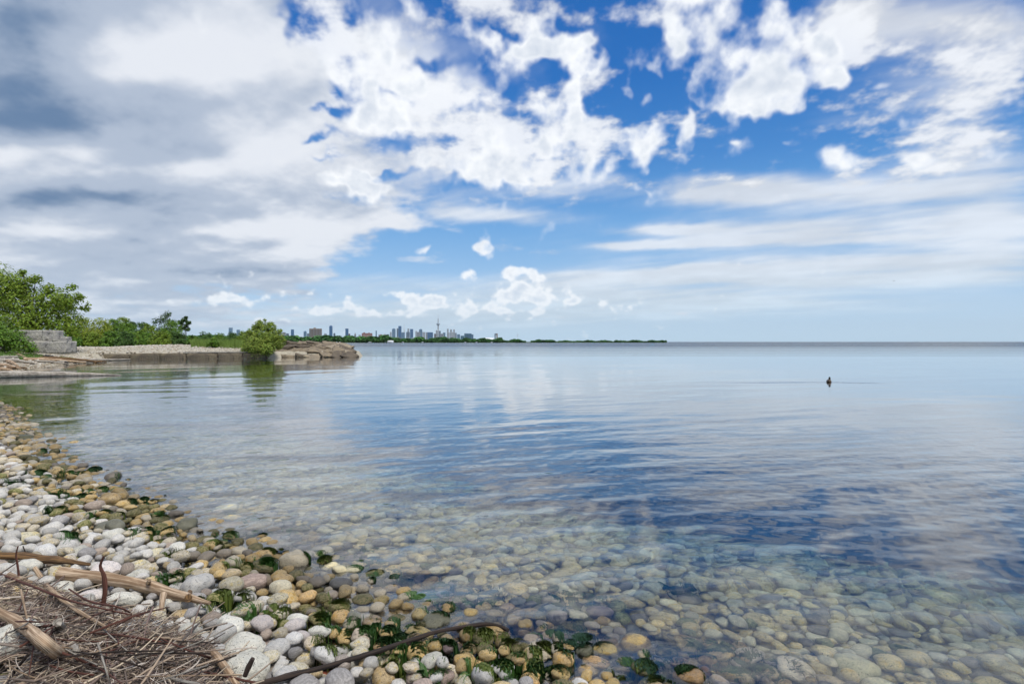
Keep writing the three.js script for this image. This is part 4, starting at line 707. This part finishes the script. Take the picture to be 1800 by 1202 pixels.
// ---------------------------------------------------------------- the far shore and the city
const farLand = new THREE.MeshStandardMaterial({ color: col(0.06, 0.09, 0.04), roughness: 1, name: 'far land' });
{
  const strip = (pts, depth, h) => { const P = [], I = []; pts.forEach(([px, d]) => { const a = off(px, d, -1), b = off(px, d + 6, 0.7), c = off(px, d + depth, h); P.push(...a.toArray(), ...b.toArray(), ...c.toArray()); }); for (let i = 0; i < pts.length - 1; i++) for (let k = 0; k < 2; k++) { const a = i * 3 + k, b = a + 3; I.push(a, b, a + 1, b, b + 1, a + 1); } return geom(P, null, null, I); };
  const m = structure('far_shore', mergeGeometries([strip([[-700, 700], [100, 900], [330, 1000], [480, 1040], [600, 1050], [700, 1060], [800, 1070], [900, 1090], [925, 1100], [938, 1120]], 11500, 6), strip([[934, 1180], [960, 1200], [1000, 1220], [1060, 1260], [1120, 1300], [1171, 1340]], 60, 1.2)]), farLand); m.material.side = THREE.DoubleSide;
}
{ // woods on the far shore: one mass
  const r = rng(55), clump = leaves([[0, 0, 0, 1]], 90, 0.42, 0.3, 8, { up: 0.5, gaps: -1 }), list = [];
  const row = (px0, px1, n0, d0, d1, h0, h1, tone) => { const n = Math.round(n0 * 1.7); for (let i = 0; i < n; i++) { const t = r(), px = mixN(px0, px1, t), d = mixN(d0, d1, r()), h = mixN(h0 * 0.7, h1, r()) * (0.62 + 0.55 * smooth(-0.4, 0.5, noise3(px * 0.07, d * 0.01, 3))), w = h * (0.34 + 0.34 * r()), v = 1.2 + 1.3 * r(), p = off(px, d, 1 + h * 0.42); list.push([new THREE.Matrix4().compose(p, new THREE.Quaternion().setFromEuler(new THREE.Euler(0, r() * TAU, 0)), new THREE.Vector3(w, h * 0.55, w)), col(tone[0] * v, tone[1] * v, tone[2] * v)]); } };
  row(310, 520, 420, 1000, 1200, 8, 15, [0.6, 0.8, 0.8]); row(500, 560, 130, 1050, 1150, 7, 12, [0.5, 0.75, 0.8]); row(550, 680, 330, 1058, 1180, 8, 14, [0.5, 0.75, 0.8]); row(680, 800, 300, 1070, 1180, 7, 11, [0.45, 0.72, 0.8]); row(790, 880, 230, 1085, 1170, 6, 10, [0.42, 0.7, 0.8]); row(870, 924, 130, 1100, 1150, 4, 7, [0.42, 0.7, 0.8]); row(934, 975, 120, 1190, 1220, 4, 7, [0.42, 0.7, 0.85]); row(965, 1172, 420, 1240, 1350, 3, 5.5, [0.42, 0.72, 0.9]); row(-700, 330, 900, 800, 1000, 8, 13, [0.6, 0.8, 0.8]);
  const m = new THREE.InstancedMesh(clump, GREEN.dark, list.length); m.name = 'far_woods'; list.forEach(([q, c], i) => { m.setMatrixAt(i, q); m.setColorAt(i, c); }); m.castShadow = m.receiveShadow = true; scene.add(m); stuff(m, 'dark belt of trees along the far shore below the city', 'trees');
}
const paint = {}, facade = (c, rough = 0.5, metal = 0) => paint[c.join() + rough] ??= new THREE.MeshStandardMaterial({ color: col(...c), roughness: rough, metalness: metal, name: 'facade' });
const glassBlue = facade([0.045, 0.17, 0.38], 0.25), glassPale = facade([0.19, 0.32, 0.46], 0.3), glassDark = facade([0.03, 0.07, 0.12], 0.3);
function tower(px, w, top, d, mat, label, { bands = glassDark, roof = 0, slits = 0, depth = 1 } = {}) {
  const W = w * d / FOCAL, H = hOf(top, d), D = W * depth, g = thing('city_building', label, 'building', off(px, d, 0), (px - 900) / -1000 * 0.5, 'city buildings on the far shore');
  part('body', box(W, H + 4, D, 0, (H + 4) / 2 - 4, 0), mat, g);
  const rows = Math.max(4, Math.min(14, Math.round(H / 9))), B = [];
  if (slits) for (let i = 0; i < slits; i++) B.push(box(W / slits * 0.5, H * 0.94, 0.5, -W / 2 + W * (i + 0.5) / slits, H * 0.5, D / 2 + 0.15));
  else for (let i = 0; i < rows; i++) B.push(box(W * 0.94, H / rows * 0.45, 0.5, 0, H * (i + 0.5) / rows, D / 2 + 0.15), box(0.5, H / rows * 0.45, D * 0.94, W / 2 + 0.15, H * (i + 0.5) / rows, 0));
  part('window_bands', mergeGeometries(B), bands, g);
  if (roof) part('roof_house', box(W * 0.45, roof * d / FOCAL, D * 0.45, W * 0.05, H + roof * d / FOCAL / 2, 0), mat, g);
}
const S = (r, g, b) => facade([r, g, b], 0.7), stone = S(0.42, 0.42, 0.42), brick = S(0.25, 0.11, 0.09), brown = S(0.27, 0.21, 0.17), whiteP = S(0.66, 0.68, 0.70), slate = S(0.20, 0.25, 0.31);
for (const [px, w, top, d, m, label, o] of [
  [405, 5.5, 576, 8200, glassPale, 'pale blue tower standing left of its shorter twin over the far trees', {}], [418.5, 5, 579.5, 8200, glassPale, 'shorter pale blue tower showing beside the willow', {}],
  [499, 5, 584, 4200, stone, 'grey slab block half hidden behind the willow', {}], [505, 4, 586, 4200, slate, 'low slate grey block right behind the willow', {}], [513.7, 4.5, 579, 6800, glassBlue, 'deep blue glass tower standing alone near the willow', {}], [536, 4.5, 582.5, 7200, glassPale, 'pale glass tower before the brown apartment slab', { roof: 1 }], [541.2, 3.2, 586, 6500, slate, 'short grey blue tower touching the brown apartment slab', {}],
  [571.6, 4, 586, 5200, whiteP, 'short whitish block right beside the brown apartment slab', {}], [581.3, 5, 573, 6900, glassBlue, 'tall saturated blue tower with a sloped look over the woods', { roof: 1 }], [587.4, 3, 586, 5400, slate, 'small dark block at the foot of the saturated blue tower', { roof: 1 }], [609.5, 4.8, 577.5, 7100, glassBlue, 'blue tower beside a short brown block', {}], [613.8, 3, 586.5, 5200, brown, 'short brown block at the foot of a blue tower', {}], [624, 3, 587, 5200, stone, 'small grey block with a rooftop house', { roof: 2 }], [632, 4, 588.5, 5000, whiteP, 'low whitish block left of the red brick block', {}],
  [661, 2, 581, 9000, glassPale, 'thin pale needle tower beside the red brick block', {}], [669, 7, 588.5, 4600, brick, 'low dark red block among the woods', { roof: 0.8 }], [676, 6, 588, 4700, stone, 'low grey stepped block among the woods', { roof: 1 }],
  [681.7, 4, 587.5, 8200, stone, 'low grey block at the left edge of downtown', {}], [686.7, 3, 583.5, 8800, whiteP, 'whitish mid tower at the left edge of downtown', { roof: 1 }], [692, 5.5, 578, 10200, glassPale, 'pale blue stepped tower left of the twin blue towers', { roof: 1 }], [698.6, 2.6, 577, 10400, slate, 'narrow slate tower touching the tall blue tower', {}], [702.8, 5, 573, 10000, glassBlue, 'tall flat topped blue tower of downtown', {}], [708.2, 6, 584, 9200, glassPale, 'low pale glass block below the white mast tower', {}], [717.6, 3.2, 577.5, 11200, whiteP, 'faint white tower behind a stepped block', {}], [717, 6, 583.5, 9400, slate, 'slate stepped block left of a blue tower', { roof: 1 }], [723.4, 5, 578.3, 10100, glassBlue, 'blue tower with a straight top in mid downtown', {}],
  [731.4, 3, 581.7, 9600, whiteP, 'narrow whitish tower beside paired grey blocks', {}], [735.5, 5.5, 583.5, 9400, stone, 'grey block with window bands in mid downtown', {}], [739.3, 5.5, 579, 10600, glassPale, 'pale glass tower with a rooftop house in mid downtown', { roof: 1 }], [745, 5, 583.5, 9800, whiteP, 'wide whitish block in mid downtown', {}], [750.2, 3, 584, 9900, stone, 'slim grey block left of the dark blue slab', {}], [756.2, 9, 584, 9300, glassBlue, 'wide dark blue slab left of the great tower', {}],
  [765, 4, 586.5, 9200, brown, 'low brown block at the foot of the great tower', {}], [768.6, 5.5, 580.5, 9700, whiteP, 'whitish tower before the foot of the great tower', { roof: 1 }], [773, 3, 581.5, 10000, slate, 'slate tower touching the foot of the great tower', {}], [776.8, 6, 586.5, 9100, stone, 'low grey block right of the great tower', {}], [780.6, 4.2, 584.5, 9500, glassPale, 'pale glass block right of the great tower', {}],
  [787, 3, 578, 10200, whiteP, 'white tower behind the striped slabs', { roof: 1 }], [792.6, 3, 579.5, 10300, stone, 'grey tower with a rooftop house behind the striped slabs', { roof: 1 }], [798, 3, 579, 10100, whiteP, 'white stepped tower behind the striped slabs', { roof: 0.8 }], [788, 4.8, 584, 7600, whiteP, 'narrow slab with dark vertical stripes by the shore woods', { slits: 3 }], [795.5, 8.6, 583.5, 7500, whiteP, 'wide slab with dark vertical stripes by the shore woods', { slits: 4 }], [801, 3, 585, 7700, slate, 'slim slate block beside the wide striped slab', {}], [806, 5, 587.5, 8200, glassPale, 'low pale block beside the slim slate block', {}],
  [812.6, 6, 590, 6900, facade([0.08, 0.22, 0.28], 0.3), 'low teal glass block in front of the condominium slabs', {}], [818.8, 5.4, 586, 7000, facade([0.12, 0.27, 0.36], 0.3), 'left teal glass condominium slab by the shore', {}], [825, 7.8, 586.2, 7000, facade([0.07, 0.19, 0.29], 0.3), 'wide teal glass condominium slab by the shore', { slits: 5 }], [830.6, 3, 587.6, 7050, glassPale, 'narrow pale end block of the condominium slabs', {}]]) tower(px, w, top, d, m, label, o);
for (let i = 0, r = rng(4); i < 26; i++) { const px = 384 + 300 * r() + (i > 16 ? 60 : 0); if (px > 455 && px < 500) continue; const k = Math.floor(r() * 4), d = 1300 + 900 * r(); tower(px, 2.2 + 3 * r(), 591.5 + 2.5 * r(), d, [stone, brown, whiteP, brick][k], `low ${['grey', 'brown', 'whitish', 'red'][k]} house showing above the far woods`, { bands: slate, depth: 0.8 }); }
{ // the brown apartment slab, big enough to show its windows
  const d = 2500, W = 20.5 * 2.5, H = hOf(577.5, d), g = thing('apartment_block', 'wide brown apartment slab with rows of windows above the far woods', 'building', off(554.4, d, 0), 0.2), Wn = [], Bl = [];
  part('wall', box(W, H + 4, 16, 0, H / 2 - 2, 0), brown, g);
  for (let j = 0; j < 17; j++) for (let i = 0; i < 12; i++) { Wn.push(box(2.2, 1.6, 0.5, -W / 2 + W * (i + 0.5) / 12, 3 + j * (H - 4) / 17, 8.1)); if (i % 3 === 1) Bl.push(box(3.4, 1.0, 1.4, -W / 2 + W * (i + 0.5) / 12, 1.6 + j * (H - 4) / 17, 8.6)); }
  part('windows', mergeGeometries(Wn), glassDark, g); part('balconies', mergeGeometries(Bl), stone, g);
  const rf = part('roof_house', box(9, 4, 8, -4, H + 2, 0), brown, g); part('mast', box(0.5, 5, 0.5, 1, H + 6, 0), stone, rf);
}
{ const d = 3000, g = thing('brick_block', 'long low red brick block with a stepped roof above the far woods', 'building', off(645, d, 0), 0.2), W = 18 * 3, H = hOf(585.5, d); part('wall', box(W, H + 4, 20, 0, H / 2 - 2, 0), brick, g); const B = []; for (let j = 0; j < 6; j++) for (let i = 0; i < 11; i++) B.push(box(2, 2.4, 0.5, -W / 2 + W * (i + 0.5) / 11, 4 + j * (H - 5) / 6, 10.1)); part('windows', mergeGeometries(B), whiteP, g); part('roof_house', box(8, 4, 8, -15, H + 2, 0), brick, g); part('roof_house', box(6, 3, 8, 10, H + 1.5, 0), brick, g); }
{ // the great tower
  const d = 11100, k = 1, g = thing('great_tower', 'slender concrete tower with a round pod and a tall antenna mast over downtown', 'tower', off(770, d, 0)), lathe = (pts) => new THREE.LatheGeometry(pts.map(([x, y]) => new THREE.Vector2(x * k, y * k)), 24), grey = S(0.30, 0.31, 0.33);
  part('shaft', lathe([[24, -5], [20, 40], [15, 120], [12, 230], [11, 330], [10, 335]]), grey, g); part('pod', lathe([[10, 326], [26, 336], [34, 343], [34, 352], [29, 358], [22, 366], [10, 372]]), slate, g);
  part('upper_shaft', lathe([[8, 365], [7, 440], [10, 444], [10, 452], [5, 457]]), grey, g); part('mast', lathe([[4.5, 455], [4, 500], [2.8, 520], [1.4, 553], [0.1, 556]]), whiteP, g);
}
{ const d = 10800, g = thing('mast_tower', 'whitish tower ending in a thin white mast in downtown', 'building', off(710.2, d, 0)), H = hOf(578, d); part('body', box(16, H, 16, 0, H / 2, 0), whiteP, g); part('mast', box(6, 95, 6, 0, H + 47, 0), whiteP, g); }
{ // stadium roof, hotel, shore hall, wind turbine
  const d = 5200, g = thing('stadium', 'wide white low domed stadium roof behind the far woods', 'stadium', off(858.5, d, 0)); const R = 13.5 * d / FOCAL; part('roof', new THREE.SphereGeometry(1, 24, 8, 0, TAU, 0, Math.PI / 2).scale(R, 20, R * 0.6).translate(0, 22, 0), whiteP, g); part('stand', new THREE.CylinderGeometry(R * 0.98, R * 0.98, 30, 24).scale(1, 1, 0.6).translate(0, 9, 0), stone, g);
  const h = thing('arch_hotel', 'grey hotel slab with a notch cut in its top beside the stadium', 'building', off(872, 4800, 0)), W = 5.6 * 4.8, H = hOf(586, 4800); part('wall', box(W * 0.4, H, 12, -W * 0.3, H / 2, 0), slate, h); part('wall', box(W * 0.4, H * 0.98, 12, W * 0.3, H * 0.49, 0), brown, h); part('bridge_floor', box(W, H * 0.2, 11.6, 0, H * 0.9, 0), slate, h);
  const s = thing('shore_hall', 'white domed hall standing at the far waterline below the woods', 'building', off(684, 1062, 0)); part('roof', new THREE.SphereGeometry(1, 20, 8, 0, TAU, 0, Math.PI / 2).scale(8.5, 2.6, 5).translate(0, 1.8, 0), whiteP, s); part('wall', box(15, 2.4, 7, 0, 0.8, 0), whiteP, s); part('annex', box(4, 4, 4, 5, 2.5, -3), whiteP, s);
  const t = thing('wind_turbine', 'single white wind turbine standing beyond the end of the far woods', 'wind turbine', off(910, 5600, 0)); part('mast', new THREE.CylinderGeometry(1.2, 2.2, 72, 10).translate(0, 36, 0), whiteP, t); part('nacelle', box(4, 3.4, 8, 0, 73, 0), whiteP, t); for (let i = 0; i < 3; i++) { const b = part('blade', new THREE.ConeGeometry(1.6, 26, 6).translate(0, 13, 0), whiteP, t); b.position.set(0, 73, 4.6); b.rotation.z = 0.15 + i * TAU / 3; }
  for (let i = 0, r = rng(6); i < 9; i++) { const px = 590 + 290 * r(), b = thing('moored_boat', 'tiny white boat moored along the far waterline', 'boat', off(px, 1035 + 20 * r(), 0), r(), 'boats moored along the far shore'); part('hull', new THREE.SphereGeometry(1, 12, 6, 0, TAU, Math.PI / 2, Math.PI / 2).scale(3.2, 0.9, 1.1).translate(0, 0.8, 0), whiteP, b); part('cabin', box(2.4, 0.9, 1.5, 0.2, 1.2, 0), whiteP, b); }
  const y = thing('sailboat', 'tiny sailing boat far out on the lake horizon', 'boat', off(1613, 2600, 0), 0.5); part('hull', new THREE.SphereGeometry(1, 12, 6, 0, TAU, Math.PI / 2, Math.PI / 2).scale(4.5, 1.1, 1.3).translate(0, 0.9, 0), slate, y); part('sail', new THREE.ConeGeometry(2.2, 8, 3).scale(1, 1, 0.12).translate(0, 5.4, 0), slate, y); part('mast', box(0.2, 9, 0.2, 0, 5, 0), slate, y);
}
// ---------------------------------------------------------------- birds
{
  const pts = [[0, 0.075, 0.19], [0, 0.05, 0.12], [0, 0.035, 0.0], [0, 0.04, -0.10], [0, 0.10, -0.15], [0, 0.165, -0.15], [0, 0.20, -0.165], [0, 0.197, -0.20], [0, 0.185, -0.245]].map((p) => new THREE.Vector3(...p));
  const g = tube(pts, [0.012, 0.06, 0.098, 0.09, 0.045, 0.03, 0.042, 0.03, 0.008], 48, 14), p = g.attributes.position, C = [];
  for (let i = 0; i < p.count; i++) { const y = p.getY(i), z = p.getZ(i); const c = y > 0.13 ? [0.012, 0.016, 0.014] : z < -0.13 ? [0.03, 0.02, 0.014] : y > 0.085 ? [0.05, 0.033, 0.02] : [0.13, 0.09, 0.055]; C.push(...c); }
  g.setAttribute('color', new THREE.Float32BufferAttribute(C, 3));
  const duck = single('duck', g.scale(0.95, 0.95, 0.95), new THREE.MeshStandardMaterial({ vertexColors: true, roughness: 0.7, name: 'duck plumage' }), 'dark headed brown duck swimming away on the calm lake', 'duck'); duck.position.copy(duckAt).setY(-0.015); duck.rotation.y = -0.62;
  const wing = (s) => geom([0, 0, -0.10, 0, 0, 0.10, s * 0.28, 0.12, -0.09, s * 0.28, 0.12, 0.05, s * 0.62, 0.05, 0.02, 0, -0.02, 0, s * 0.28, 0.105, -0.02], null, null, s > 0 ? [0, 1, 2, 1, 3, 2, 2, 3, 4, 0, 2, 5, 2, 6, 5, 1, 5, 3, 5, 6, 3, 2, 4, 6, 3, 6, 4] : [0, 2, 1, 1, 2, 3, 2, 4, 3, 0, 5, 2, 2, 5, 6, 1, 3, 5, 5, 3, 6, 2, 6, 4, 3, 4, 6]);
  const dusk = facade([0.10, 0.10, 0.11], 0.8);
  for (const [px, py, d, t, label] of [[1572, 494, 190, 0.6, 'small dark gull flying over the open lake'], [578, 270, 260, -0.4, 'tiny dark bird flying below the grey cloud bank']]) {
    const b = thing('flying_gull', label, 'bird', off(px, d, hOf(py, d)), t); part('body', tube([[0, 0, 0.24], [0, 0, 0.08], [0, 0.01, -0.1], [0, 0.02, -0.22]].map((q) => new THREE.Vector3(...q)), [0.01, 0.06, 0.055, 0.015], 10, 8), dusk, b); part('wing', wing(1), dusk, b); part('wing', wing(-1), dusk, b);
  }
}

scene.fog = new THREE.FogExp2(new THREE.Color(0.78, 0.88, 1.0), 0.000015);
renderer.render(scene, camera);
